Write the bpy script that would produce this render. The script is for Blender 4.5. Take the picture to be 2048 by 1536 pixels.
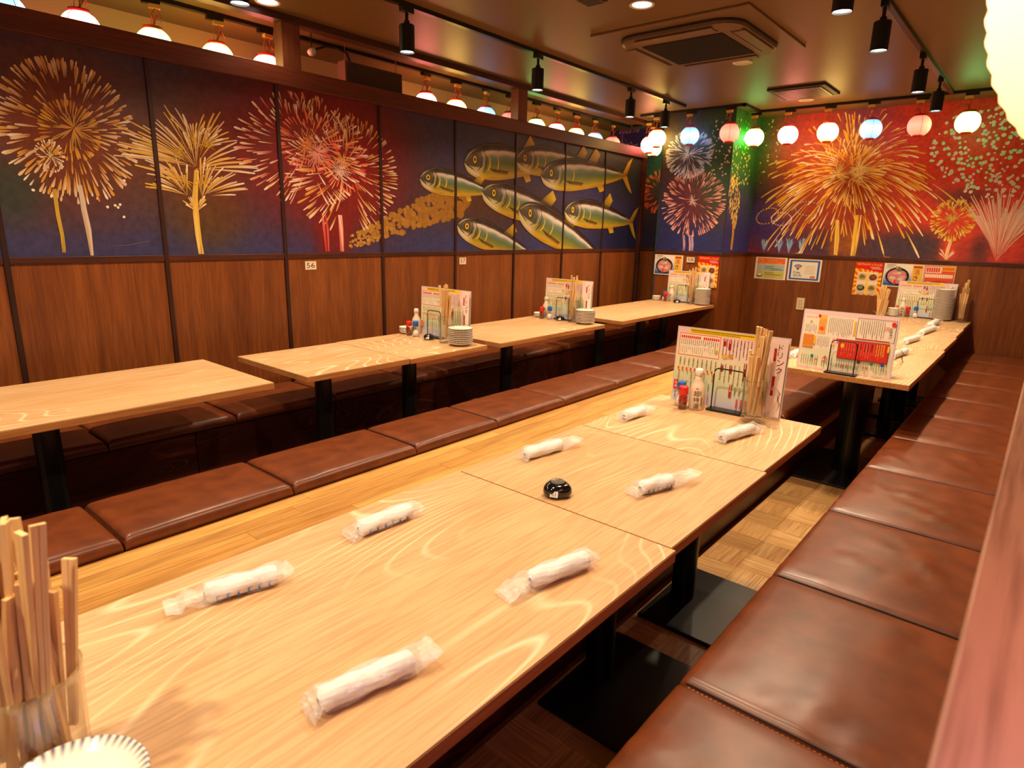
import bpy, math, random
import numpy as np
from mathutils import Vector, Matrix
rnd = random.Random(7)
for o in list(bpy.data.objects): bpy.data.objects.remove(o)
C = bpy.context.scene.collection
SC = bpy.context.scene
# ---------------------------------------------------------------- units
K = 0.8333          # working units -> metres
ZOFF = 0.10         # pit floor is at working z = -0.10
CAMZ = 1.475
# ---------------------------------------------------------------- camera
FPX, YAW, PIT, ROL = 1255.65, 0.698423, 0.242406, 0.024849
_f = np.array([-math.sin(YAW)*math.cos(PIT), math.cos(YAW)*math.cos(PIT), -math.sin(PIT)])
_r0 = np.array([math.cos(YAW), math.sin(YAW), 0.0]); _u0 = np.cross(_r0, _f)
_r = _r0*math.cos(ROL)+_u0*math.sin(ROL); _u = -_r0*math.sin(ROL)+_u0*math.cos(ROL)
cam = bpy.data.cameras.new('camera'); camo = bpy.data.objects.new('camera', cam); C.objects.link(camo)
cam.sensor_width = 36; cam.lens = FPX/2048*36; cam.clip_start = 0.02; cam.clip_end = 60
M = Matrix(((_r[0], _u[0], -_f[0]), (_r[1], _u[1], -_f[1]), (_r[2], _u[2], -_f[2]))).to_4x4()
M.translation = Vector((0, 0, (CAMZ+ZOFF)*K)); camo.matrix_world = M
cam.dof.use_dof = True; cam.dof.focus_distance = 2.6*K; cam.dof.aperture_fstop = 6.0
SC.camera = camo
# ---------------------------------------------------------------- world and exposure
W = bpy.data.worlds.new('world'); SC.world = W; W.use_nodes = True
W.node_tree.nodes['Background'].inputs[0].default_value = (1.0, 0.62, 0.35, 1)
W.node_tree.nodes['Background'].inputs[1].default_value = 0.22
SC.view_settings.view_transform = 'Standard'; SC.view_settings.look = 'None'
SC.view_settings.exposure = 0.0; SC.view_settings.gamma = 1; SC.view_settings.use_curve_mapping = False
SPOT_W = 92.0            # watts of each track spotlight
LANTERN = 14.0            # radiance of the paper lanterns
SPOT_COL = (1.0, 0.775, 0.51)
# ---------------------------------------------------------------- pixel helpers (photo pixel -> point on a real plane)
def ray(x, y): return _f*FPX+_r*(x-1024)-_u*(y-768)
def onZ(x, y, z): d = ray(x, y); q = d*((z-CAMZ)/d[2]); return (q[0], q[1])
def onX(x, y, X): d = ray(x, y); q = d*(X/d[0]); return (q[1], q[2]+CAMZ)
def onY(x, y, Y): d = ray(x, y); q = d*(Y/d[1]); return (q[0], q[2]+CAMZ)
def yAt(px, X, Z):      # Y on the line (X, ?, Z) that the photo shows at column px
    best = None
    for i in range(0, 820):
        Y = i*0.01-0.3; q = np.array([X, Y, Z-CAMZ]); z = q@_f
        if z < .1: continue
        e = abs(1024+FPX*(q@_r)/z-px)
        if best is None or e < best[0]: best = (e, Y)
    return best[1]
def lin(c):
    return tuple(((v/255)/12.92 if v/255 <= .04045 else ((v/255+.055)/1.055)**2.4) for v in c[:3])
# ---------------------------------------------------------------- mesh builder
class MB:
    def __init__(s): s.v = []; s.f = []; s.c = []; s.mi = []
    def add(s, vs, fs, col=(255, 255, 255), mi=0):
        n = len(s.v); s.v += [tuple(map(float, v)) for v in vs]
        if isinstance(col, list) and len(col) == len(vs): s.c += col
        else: s.c += [lin(col)]*len(vs)
        for f in fs: s.f.append(tuple(i+n for i in f)); s.mi.append(mi)
    def box(s, x0, x1, y0, y1, z0, z1, col=(255, 255, 255), mi=0):
        v = [(x, y, z) for z in (z0, z1) for y in (y0, y1) for x in (x0, x1)]
        s.add(v, [(0, 2, 3, 1), (4, 5, 7, 6), (0, 1, 5, 4), (2, 6, 7, 3), (0, 4, 6, 2), (1, 3, 7, 5)], col, mi)
    def lathe(s, prof, seg=24, col=(255, 255, 255), mi=0, at=(0, 0, 0), colf=None, close=True):
        vs = []; cs = []
        for j, (r, z) in enumerate(prof):
            for i in range(seg):
                a = 2*math.pi*i/seg; vs.append((at[0]+r*math.cos(a), at[1]+r*math.sin(a), at[2]+z))
                if colf: cs.append(lin(colf(i, j)))
        fs = [(j*seg+i, j*seg+(i+1) % seg, (j+1)*seg+(i+1) % seg, (j+1)*seg+i) for j in range(len(prof)-1) for i in range(seg)]
        if close:
            if prof[0][0] > 1e-4: fs.append(tuple(range(seg-1, -1, -1)))
            if prof[-1][0] > 1e-4: fs.append(tuple((len(prof)-1)*seg+i for i in range(seg)))
        s.add(vs, fs, cs if colf else col, mi)
    def tube(s, pts, r, seg=8, col=(255, 255, 255), mi=0, close=True):
        vs = []; pts = [Vector(p) for p in pts]; n = len(pts); rr = r if isinstance(r, (list, tuple)) else [r]*n
        up = Vector((0, 0, 1))
        for k, p in enumerate(pts):
            t = (pts[min(k+1, n-1)]-pts[max(k-1, 0)]).normalized()
            a = t.cross(up)
            if a.length < .05: a = t.cross(Vector((1, 0, 0)))
            a.normalize(); b = a.cross(t)
            for i in range(seg):
                q = 2*math.pi*i/seg; vs.append(p+a*rr[k]*math.cos(q)+b*rr[k]*math.sin(q))
        fs = [(j*seg+i, j*seg+(i+1) % seg, (j+1)*seg+(i+1) % seg, (j+1)*seg+i) for j in range(n-1) for i in range(seg)]
        if close: fs += [tuple(range(seg-1, -1, -1)), tuple((n-1)*seg+i for i in range(seg))]
        s.add(vs, fs, col, mi)
    def grid(s, fn, nu, nv, mi=0, flip=False):
        vs = []; cs = []
        for j in range(nv+1):
            for i in range(nu+1):
                p, c = fn(i/nu, j/nv); vs.append(p); cs.append(lin(c))
        fs = []
        for j in range(nv):
            for i in range(nu):
                q = (j*(nu+1)+i, j*(nu+1)+i+1, (j+1)*(nu+1)+i+1, (j+1)*(nu+1)+i); fs.append(q[::-1] if flip else q)
        s.add(vs, fs, cs, mi)
    def mesh(s, name, mats, smooth=False):
        me = bpy.data.meshes.new(name); me.from_pydata(s.v, [], s.f)
        if not isinstance(mats, (list, tuple)): mats = [mats]
        for m in mats: me.materials.append(m)
        at = me.color_attributes.new('Col', 'FLOAT_COLOR', 'POINT')
        at.data.foreach_set('color', np.array([(*c, 1) for c in s.c], dtype=np.float32).ravel())
        if len(mats) > 1: me.polygons.foreach_set('material_index', s.mi)
        if smooth: me.polygons.foreach_set('use_smooth', [True]*len(s.f))
        me.update(); return me
    def build(s, name, mats, parent=None, loc=(0, 0, 0), rz=0, smooth=False, bevel=0, rot=None):
        return link(name, s.mesh(name, mats, smooth), parent, loc, rz, bevel, rot)
def link(name, me, parent=None, loc=(0, 0, 0), rz=0, bevel=0, rot=None):
    o = bpy.data.objects.new(name, me); C.objects.link(o); o.location = loc
    o.rotation_euler = rot if rot else (0, 0, rz)
    if parent: o.parent = parent
    if bevel:
        b = o.modifiers.new('bevel', 'BEVEL'); b.width = bevel*K; b.segments = 2; b.limit_method = 'ANGLE'
        b.harden_normals = False
    return o
def tag(o, label=None, cat=None, group=None, kind=None):
    if label: o['label'] = label
    if cat: o['category'] = cat
    if group: o['group'] = group
    if kind: o['kind'] = kind
    return o
def thing(name, label, cat, loc=(0, 0, 0), rz=0, group=None, rot=None):
    o = bpy.data.objects.new(name, None); C.objects.link(o); o.location = loc; o.empty_display_size = .05
    o.rotation_euler = rot if rot else (0, 0, rz)
    return tag(o, label, cat, group)
def dup(o, loc, rz=None, label=None, rot=None):
    def cp(a, p):
        c = a.copy(); C.objects.link(c); c.parent = p
        for ch in [q for q in a.children]: cp(ch, c)
        return c
    c = cp(o, None); c.location = loc
    if rz is not None: c.rotation_euler = (0, 0, rz)
    if rot: c.rotation_euler = rot
    if label: c['label'] = label
    return c
ORD = ['first', 'second', 'third', 'fourth', 'fifth', 'sixth', 'seventh', 'eighth', 'ninth', 'tenth', 'eleventh', 'twelfth', 'thirteenth', 'fourteenth', 'fifteenth', 'sixteenth']
# ---------------------------------------------------------------- text
_tc = {}
def text_geo(body):
    if body in _tc: return _tc[body]
    cu = bpy.data.curves.new('t', 'FONT'); cu.body = body; cu.resolution_u = 2
    ob = bpy.data.objects.new('t', cu); C.objects.link(ob)
    dg = bpy.context.evaluated_depsgraph_get(); me = bpy.data.meshes.new_from_object(ob.evaluated_get(dg))
    v = [(a.co.x, a.co.y) for a in me.vertices]; f = [tuple(p.vertices) for p in me.polygons]
    bpy.data.objects.remove(ob); bpy.data.curves.remove(cu); bpy.data.meshes.remove(me)
    if not v: v = [(0, 0), (1, 0), (1, 1)]; f = []
    xs = [p[0] for p in v]; ys = [p[1] for p in v]
    _tc[body] = ([(p[0]-min(xs), p[1]-min(ys)) for p in v], f, max(xs)-min(xs), max(ys)-min(ys)); return _tc[body]
class Flat(MB):
    """flat print: local x = right, local z = up, seen from -y; layers are stacked 0.3 mm apart"""
    L = 0
    def yl(s): s.L += 1; return -0.0006-0.00025*s.L
    def rect(s, x0, x1, z0, z1, col):
        y = s.yl(); s.add([(x0, y, z0), (x1, y, z0), (x1, y, z1), (x0, y, z1)], [(0, 1, 2, 3)], col)
    def rects(s, rs, col):
        y = s.yl()
        for (x0, x1, z0, z1) in rs: s.add([(x0, y, z0), (x1, y, z0), (x1, y, z1), (x0, y, z1)], [(0, 1, 2, 3)], col)
    def frame(s, x0, x1, z0, z1, w, col):
        s.rects([(x0, x1, z0, z0+w), (x0, x1, z1-w, z1), (x0, x0+w, z0, z1), (x1-w, x1, z0, z1)], col)
    def disc(s, x, z, rx, rz, col, n=20, jit=0):
        y = s.yl(); R = [1+jit*(rnd.random()-.5) for _ in range(n)]
        s.add([(x+rx*R[i]*math.cos(6.2832*i/n), y, z+rz*R[i]*math.sin(6.2832*i/n)) for i in range(n)], [tuple(range(n))], col)
    def arc(s, x, z, r, w, a0, a1, col, n=12):
        y = s.yl(); vs = []
        for i in range(n+1):
            a = a0+(a1-a0)*i/n; vs += [(x+r*math.cos(a), y, z+r*math.sin(a)), (x+(r-w)*math.cos(a), y, z+(r-w)*math.sin(a))]
        s.add(vs, [(2*i, 2*i+2, 2*i+3, 2*i+1) for i in range(n)], col)
    def text(s, body, x, z, w, h, col, uniform=True, y=None):
        v, f, tw, th = text_geo(body)
        sx, sz = w/max(tw, 1e-3), h/max(th, 1e-3)
        if uniform: sx = sz = min(sx, sz)
        y = s.yl() if y is None else y
        s.add([(x+p[0]*sx, y, z+p[1]*sz) for p in v], f, col)
    def vtext(s, body, x, ztop, size, col):
        for ch in body:
            s.text(ch, x, ztop-size, size, size*.92, col); ztop -= size*1.08
    def cols(s, x0, x1, z0, z1, n, col, w=.25, short=.7):
        """columns of illegibly small vertical lines of type"""
        rs = []; p = (x1-x0)/n
        for i in range(n):
            x = x0+p*(i+.5); z = z1; end = z0+(z1-z0)*(1-short)*rnd.random()
            while z > end:
                h = rnd.uniform(.003, .006); ww = p*w*rnd.uniform(.6, 1.1); rs.append((x-ww, x+ww, z-h, z)); z -= h+rnd.uniform(.001, .0028)
        s.rects(rs, col)
# ---------------------------------------------------------------- materials
def mat(name, col=(200, 200, 200), rough=.5, metal=0, attr=False, coat=0, spec=.5, emis=None, es=0):
    m = bpy.data.materials.new(name); m.use_nodes = True; nt = m.node_tree; b = nt.nodes['Principled BSDF']
    b.inputs['Base Color'].default_value = (*lin(col), 1); b.inputs['Roughness'].default_value = rough
    b.inputs['Metallic'].default_value = metal; b.inputs['Coat Weight'].default_value = coat
    b.inputs['Specular IOR Level'].default_value = spec
    if emis: b.inputs['Emission Color'].default_value = (*emis, 1); b.inputs['Emission Strength'].default_value = es
    if attr:
        a = nt.nodes.new('ShaderNodeAttribute'); a.attribute_name = 'Col'; nt.links.new(a.outputs['Color'], b.inputs['Base Color'])
    return m
def nodes(m): return m.node_tree, m.node_tree.nodes['Principled BSDF']
def N(nt, t, **k):
    n = nt.nodes.new(t)
    for a, b in k.items():
        if a in n.inputs: n.inputs[a].default_value = b
        else: setattr(n, a, b)
    return n
def coords(nt, sc, rand=True):
    tc = N(nt, 'ShaderNodeTexCoord'); mp = N(nt, 'ShaderNodeMapping'); mp.inputs['Scale'].default_value = sc
    if rand:
        oi = N(nt, 'ShaderNodeObjectInfo'); mu = N(nt, 'ShaderNodeMath', operation='MULTIPLY'); mu.inputs[1].default_value = 37.0
        ad = N(nt, 'ShaderNodeVectorMath', operation='ADD'); nt.links.new(oi.outputs['Random'], mu.inputs[0])
        nt.links.new(tc.outputs['Object'], ad.inputs[0]); nt.links.new(mu.outputs[0], ad.inputs[1]); nt.links.new(ad.outputs[0], mp.inputs[0])
    else: nt.links.new(tc.outputs['Object'], mp.inputs[0])
    return mp
def ramp(nt, stops):
    r = N(nt, 'ShaderNodeValToRGB'); e = r.color_ramp.elements
    while len(e) < len(stops): e.new(.5)
    for i, (p, c) in enumerate(stops): e[i].position = p; e[i].color = (*lin(c), 1)
    return r
def mixc(nt, a, b, fac, mode='MIX'):
    m = N(nt, 'ShaderNodeMix', data_type='RGBA', blend_type=mode)
    if isinstance(fac, (int, float)): m.inputs[0].default_value = fac
    else: nt.links.new(fac, m.inputs[0])
    for k, q in ((6, a), (7, b)):
        if isinstance(q, tuple): m.inputs[k].default_value = (*lin(q), 1)
        else: nt.links.new(q, m.inputs[k])
    return m.outputs[2]
def wood(name, dark, light, axis, stretch=14, scale=7, rough=.45, rings=0, ringcol=(255, 225, 170), vary=0, coat=0, rand=True, spec=.5, ringscale=1.0, streak=.6, ringcount=46):
    m = mat(name, light, rough, coat=coat, spec=spec); nt, b = nodes(m)
    sc = [scale]*3; sc[axis] = scale/stretch
    mp = coords(nt, sc, rand); n1 = N(nt, 'ShaderNodeTexNoise', Scale=1.0, Detail=4.0, Roughness=.6, Distortion=.4)
    nt.links.new(mp.outputs[0], n1.inputs['Vector'])
    r = ramp(nt, [(.32, dark), (.68, light)]); nt.links.new(n1.outputs['Fac'], r.inputs[0]); col = r.outputs[0]
    sc2 = [scale*16]*3; sc2[axis] = scale*.7
    mp2 = coords(nt, sc2, rand); n2 = N(nt, 'ShaderNodeTexNoise', Scale=1.0, Detail=2.0); nt.links.new(mp2.outputs[0], n2.inputs['Vector'])
    r2 = ramp(nt, [(.35, (190, 180, 170)), (.6, (255, 255, 255))]); nt.links.new(n2.outputs['Fac'], r2.inputs[0])
    col = mixc(nt, col, r2.outputs[0], streak, 'MULTIPLY')
    if rings:
        sc3 = [2.6*ringscale]*3; sc3[axis] = .55*ringscale
        mp3 = coords(nt, sc3, rand); n3 = N(nt, 'ShaderNodeTexNoise', Scale=1.0, Detail=1.2, Roughness=.35, Distortion=.25); nt.links.new(mp3.outputs[0], n3.inputs['Vector'])
        mu = N(nt, 'ShaderNodeMath', operation='MULTIPLY'); mu.inputs[1].default_value = ringcount; nt.links.new(n3.outputs['Fac'], mu.inputs[0])
        fr = N(nt, 'ShaderNodeMath', operation='FRACT'); nt.links.new(mu.outputs[0], fr.inputs[0])
        r3 = ramp(nt, [(.0, (0, 0, 0)), (.72, (0, 0, 0)), (.86, (255, 255, 255)), (1, (0, 0, 0))]); nt.links.new(fr.outputs[0], r3.inputs[0])
        n4 = N(nt, 'ShaderNodeTexNoise', Scale=1.3, Detail=0.0); mp4 = coords(nt, (1.6, 1.6, 1.6), rand); nt.links.new(mp4.outputs[0], n4.inputs['Vector'])
        r4 = ramp(nt, [(.42, (0, 0, 0)), (.58, (255, 255, 255))]); nt.links.new(n4.outputs['Fac'], r4.inputs[0])
        ml = N(nt, 'ShaderNodeMath', operation='MULTIPLY'); nt.links.new(r3.outputs[0], ml.inputs[0]); nt.links.new(r4.outputs[0], ml.inputs[1])
        m2 = N(nt, 'ShaderNodeMath', operation='MULTIPLY'); m2.inputs[1].default_value = rings; nt.links.new(ml.outputs[0], m2.inputs[0])
        col = mixc(nt, col, ringcol, m2.outputs[0])
    if vary:
        oi = N(nt, 'ShaderNodeObjectInfo'); r5 = ramp(nt, [(0, (255-vary, 255-vary*1.15, 255-vary*1.4)), (1, (255, 255, 255))]); nt.links.new(oi.outputs['Random'], r5.inputs[0])
        col = mixc(nt, col, r5.outputs[0], 1.0, 'MULTIPLY')
    nt.links.new(col, b.inputs['Base Color'])
    bp = N(nt, 'ShaderNodeBump', Strength=.12, Distance=.002); nt.links.new(n2.outputs['Fac'], bp.inputs['Height']); nt.links.new(bp.outputs[0], b.inputs['Normal'])
    return m
def noisy(m, scale=60, lo=.8, bump=.2, dist=.002, det=3):
    nt, b = nodes(m); mp = coords(nt, (scale,)*3, False); n = N(nt, 'ShaderNodeTexNoise', Scale=1.0, Detail=float(det)); nt.links.new(mp.outputs[0], n.inputs['Vector'])
    r = ramp(nt, [(.3, (int(255*lo),)*3), (.7, (255, 255, 255))]); nt.links.new(n.outputs['Fac'], r.inputs[0])
    src = b.inputs['Base Color'].links[0].from_socket if b.inputs['Base Color'].links else None
    if src is None:
        c = N(nt, 'ShaderNodeRGB'); c.outputs[0].default_value = b.inputs['Base Color'].default_value; src = c.outputs[0]
    nt.links.new(mixc(nt, src, r.outputs[0], 1.0, 'MULTIPLY'), b.inputs['Base Color'])
    bp = N(nt, 'ShaderNodeBump', Strength=bump, Distance=dist); nt.links.new(n.outputs['Fac'], bp.inputs['Height']); nt.links.new(bp.outputs[0], b.inputs['Normal'])
    return m
WALLW = wood('brown_wall_wood', (114, 56, 20), (154, 84, 32), 2, 16, 9, .42, vary=14)
TRIM = wood('dark_trim_wood', (60, 26, 16), (92, 44, 26), 1, 12, 8, .4)
BATTEN = wood('batten_wood', (44, 20, 14), (70, 34, 22), 2, 12, 8, .4)
OAK = wood('oak_laminate', (208, 162, 112), (218, 176, 128), 1, 12, 9, .42, rings=.7, ringcol=(250, 228, 190), vary=8, streak=.42, ringscale=.9, ringcount=60)
OAKE = wood('oak_edge', (176, 112, 58), (200, 138, 76), 1, 12, 8, .5)
PLANK = wood('plank_wood', (200, 140, 66), (232, 180, 100), 1, 10, 7, .36, rings=.25, ringcol=(196, 130, 58), vary=34, ringscale=1.3)
PARQ = wood('parquet_wood', (208, 152, 92), (234, 186, 122), 0, 8, 9, .4, vary=40)
PARQ2 = wood('parquet_wood_cross', (208, 152, 92), (234, 186, 122), 1, 8, 9, .4, vary=40)
DARKW = wood('dark_stained_plywood', (60, 22, 13), (84, 34, 20), 1, 6, 5, .35, rings=.5, ringcol=(140, 70, 34), ringscale=1.6)
CAPW = wood('partition_wood', (160, 112, 92), (186, 138, 112), 1, 12, 8, .3)
LEATH = noisy(mat('brown_leather', (120, 58, 25), .34), 14, .8, .15, .004, 5)
SEAM = mat('leather_seam', (50, 24, 14), .5)
THREAD = mat('thread', (150, 96, 56), .7)
BLACK = mat('black_powder_coat', (16, 14, 13), .32)
BLACKG = mat('black_gloss_plastic', (12, 11, 11), .12, coat=.5)
BASEM = mat('black_base_plate', (20, 18, 17), .33)
CEIL = noisy(mat('ceiling_wallpaper', (128, 96, 54), .45), 240, .86, .25, .001, 1)
BEIGE = noisy(mat('beige_wallpaper', (176, 140, 92), .7), 200, .9, .2, .001, 1)
PAINT = noisy(mat('mural_paint', attr=True, rough=.48), 35, .82, .1, .001)
STROKE = mat('paint_strokes', attr=True, rough=.5)
PRINT = mat('printed_paper', attr=True, rough=.4)
LAMI = mat('laminated_print', attr=True, rough=.22)
CERAM = mat('ceramic', attr=True, rough=.15, coat=.4)
CHOP = wood('chopstick_wood', (232, 184, 118), (246, 210, 150), 2, 10, 20, .6, vary=16, streak=.25)
WHITEP = mat('white_plastic', (232, 226, 214), .4)
IVORY = mat('ivory_plastic', (222, 196, 150), .4)
REDP = mat('red_plastic', (214, 40, 24), .3)
BLUEP = mat('blue_plastic', (20, 104, 196), .3)
REDCAP = mat('lantern_red_cap', (206, 44, 24), .5)
WIRE = mat('orange_cord', (206, 96, 60), .5)
ACP = mat('grey_beige_plastic', (120, 92, 66), .45)
ACD = mat('dark_grille', (34, 24, 20), .6)
CLOTH = noisy(mat('white_towel', (248, 246, 242), .9), 120, .94, .5, .002)
DISC = mat('spot_lens', (255, 250, 240), .3, emis=(1, .92, .78), es=14)
DIMD = mat('downlight_lens', (255, 250, 240), .3, emis=(1, .93, .8), es=5)
CHROME = mat('white_reflector', (220, 214, 200), .25)
SALT = mat('white_salt', (245, 242, 236), .8)
SPICE = noisy(mat('spice', (170, 110, 70), .8), 300, .6, .3, .001)
def glassy(name, tint, glossmix, rough, bump=0, white=0):
    m = bpy.data.materials.new(name); m.use_nodes = True; nt = m.node_tree; nt.nodes.clear()
    out = N(nt, 'ShaderNodeOutputMaterial'); tr = N(nt, 'ShaderNodeBsdfTransparent'); tr.inputs[0].default_value = (*tint, 1)
    gl = N(nt, 'ShaderNodeBsdfGlossy', Roughness=rough); lw = N(nt, 'ShaderNodeLayerWeight', Blend=.5); pw = N(nt, 'ShaderNodeMath', operation='POWER'); pw.inputs[1].default_value = 3.0; nt.links.new(lw.outputs['Facing'], pw.inputs[0]); fr = N(nt, 'ShaderNodeMath', operation='MULTIPLY_ADD'); nt.links.new(pw.outputs[0], fr.inputs[0]); fr.inputs[1].default_value = glossmix; fr.inputs[2].default_value = .05
    mx = N(nt, 'ShaderNodeMixShader'); nt.links.new(fr.outputs[0], mx.inputs[0]); nt.links.new(tr.outputs[0], mx.inputs[1]); nt.links.new(gl.outputs[0], mx.inputs[2])
    last = mx
    if bump:
        tc = N(nt, 'ShaderNodeTexCoord'); no = N(nt, 'ShaderNodeTexNoise', Scale=70.0, Detail=3.0, Distortion=1.0); nt.links.new(tc.outputs['Object'], no.inputs['Vector'])
        bp = N(nt, 'ShaderNodeBump', Strength=bump, Distance=.01); nt.links.new(no.outputs['Fac'], bp.inputs['Height'])
        nt.links.new(bp.outputs[0], gl.inputs['Normal'])
    if white:
        df = N(nt, 'ShaderNodeBsdfDiffuse'); df.inputs[0].default_value = (.95, .93, .9, 1); m2 = N(nt, 'ShaderNodeMixShader'); m2.inputs[0].default_value = white
        nt.links.new(mx.outputs[0], m2.inputs[1]); nt.links.new(df.outputs[0], m2.inputs[2]); last = m2
    nt.links.new(last.outputs[0], out.inputs[0]); return m
GLASS = glassy('jug_glass', (.95, .95, .93), .85, .05)
FILM = glassy('plastic_film', (.98, .98, .98), .35, .2, .7, .24)
def lantern_mat(name, edge, mid, s, h=.085):
    m = bpy.data.materials.new(name); m.use_nodes = True; nt, b = nodes(m)
    b.inputs['Base Color'].default_value = (.8, .75, .7, 1); b.inputs['Roughness'].default_value = .8
    tc = N(nt, 'ShaderNodeTexCoord'); sx = N(nt, 'ShaderNodeSeparateXYZ'); nt.links.new(tc.outputs['Object'], sx.inputs[0])
    ab = N(nt, 'ShaderNodeMath', operation='ABSOLUTE'); nt.links.new(sx.outputs['Z'], ab.inputs[0])
    mr = N(nt, 'ShaderNodeMapRange'); mr.inputs['From Min'].default_value = .0; mr.inputs['From Max'].default_value = h*K; nt.links.new(ab.outputs[0], mr.inputs['Value'])
    mx = N(nt, 'ShaderNodeMix', data_type='RGBA'); mx.inputs[6].default_value = (*mid, 1); mx.inputs[7].default_value = (*edge, 1); nt.links.new(mr.outputs[0], mx.inputs[0])
    nt.links.new(mx.outputs[2], b.inputs['Emission Color']); b.inputs['Emission Strength'].default_value = s; return m
LM = {
 'red': lantern_mat('paper_lit_red', (1, .10, .10), (1, .36, .26), LANTERN*1.1),
 'yellow': lantern_mat('paper_lit_yellow', (1, .50, .04), (1, .72, .22), LANTERN),
 'green': lantern_mat('paper_lit_green', (.12, 1, .10), (.40, 1, .38), LANTERN*.5),
 'blue': lantern_mat('paper_lit_blue', (.06, .34, 1), (.40, .72, 1), LANTERN*.16),
 'deep blue': lantern_mat('paper_lit_deep_blue', (.08, .2, 1), (.14, .3, 1), LANTERN*1.3),
 'pink': lantern_mat('paper_lit_pink', (1, .16, .10), (1, .34, .22), LANTERN*.11),
 'big': lantern_mat('paper_lit_warm_yellow', (1, .30, .03), (1, .56, .24), LANTERN*.23, .24)}

# ================================================================ SETTING
Z0 = -0.10
def struct(name): o = bpy.data.objects.new(name, None); C.objects.link(o); o['kind'] = 'structure'; return o
b = MB(); b.box(-4.9, 1.7, -2.2, 7.9, Z0-.06, Z0-.004)
floor = tag(b.build('floor', wood('floor_under', (120, 80, 44), (140, 96, 56), 1)), kind='structure')
# parquet blocks (basket weave) of the right hand pit
pm = {}
for cross in (0, 1):
    b = MB()
    for k in range(4):
        q0, q1 = -.09+.045*k+.0004, -.09+.045*(k+1)-.0004
        z = .004+.0002*((k*7) % 3)
        if cross: b.box(q0, q1, -.0895, .0895, -.004, z)
        else: b.box(-.0895, .0895, q0, q1, -.004, z)
    pm[cross] = b.mesh('parquet_block', PARQ2 if cross else PARQ)
for i in range(4):
    for j in range(34):
        link('parquet_block', pm[(i+j) % 2], floor, (-1.01+.18*i, -.5+.18*j, Z0))
b = MB(); b.box(-4.9, 1.7, -2.2, 7.9, 2.76, 2.86); tag(b.build('ceiling', CEIL), kind='structure')
b = MB(); b.box(-4.9, -4.8, -2.2, 7.7, 0, 2.76); tag(b.build('wall_far_left', BEIGE), kind='structure')

# ---- mural painting helpers
def blob_col(base, blobs, u, v):
    c = np.array(base, float)
    for (bu, bv, ru, rv, col, st) in blobs:
        d = ((u-bu)/ru)**2+((v-bv)/rv)**2
        if d < 6: w = st*math.exp(-d**1.5*.7); c = c*(1-w)+np.array(col)*w
    return tuple(c)
class Plane:
    def __init__(s, kind, pos): s.k = kind; s.p = pos
    def px(s, x, y): return onX(x, y, s.p) if s.k == 'X' else onY(x, y, s.p)
    def w(s, u, v, off=0): return (s.p+off, u, v) if s.k == 'X' else (u, s.p-off, v)
    def blobs(s, L):
        o = []
        for (x, y, r, col, st) in L:
            rx, ry = r if isinstance(r, tuple) else (r, r)
            u, v = s.px(x, y); u2, _ = s.px(x+rx, y); u1, _ = s.px(x-rx, y); _, v2 = s.px(x, y-ry)
            o.append((u, v, (u2-u1)/2, abs(v2-v), col, st))
        return o
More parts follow.
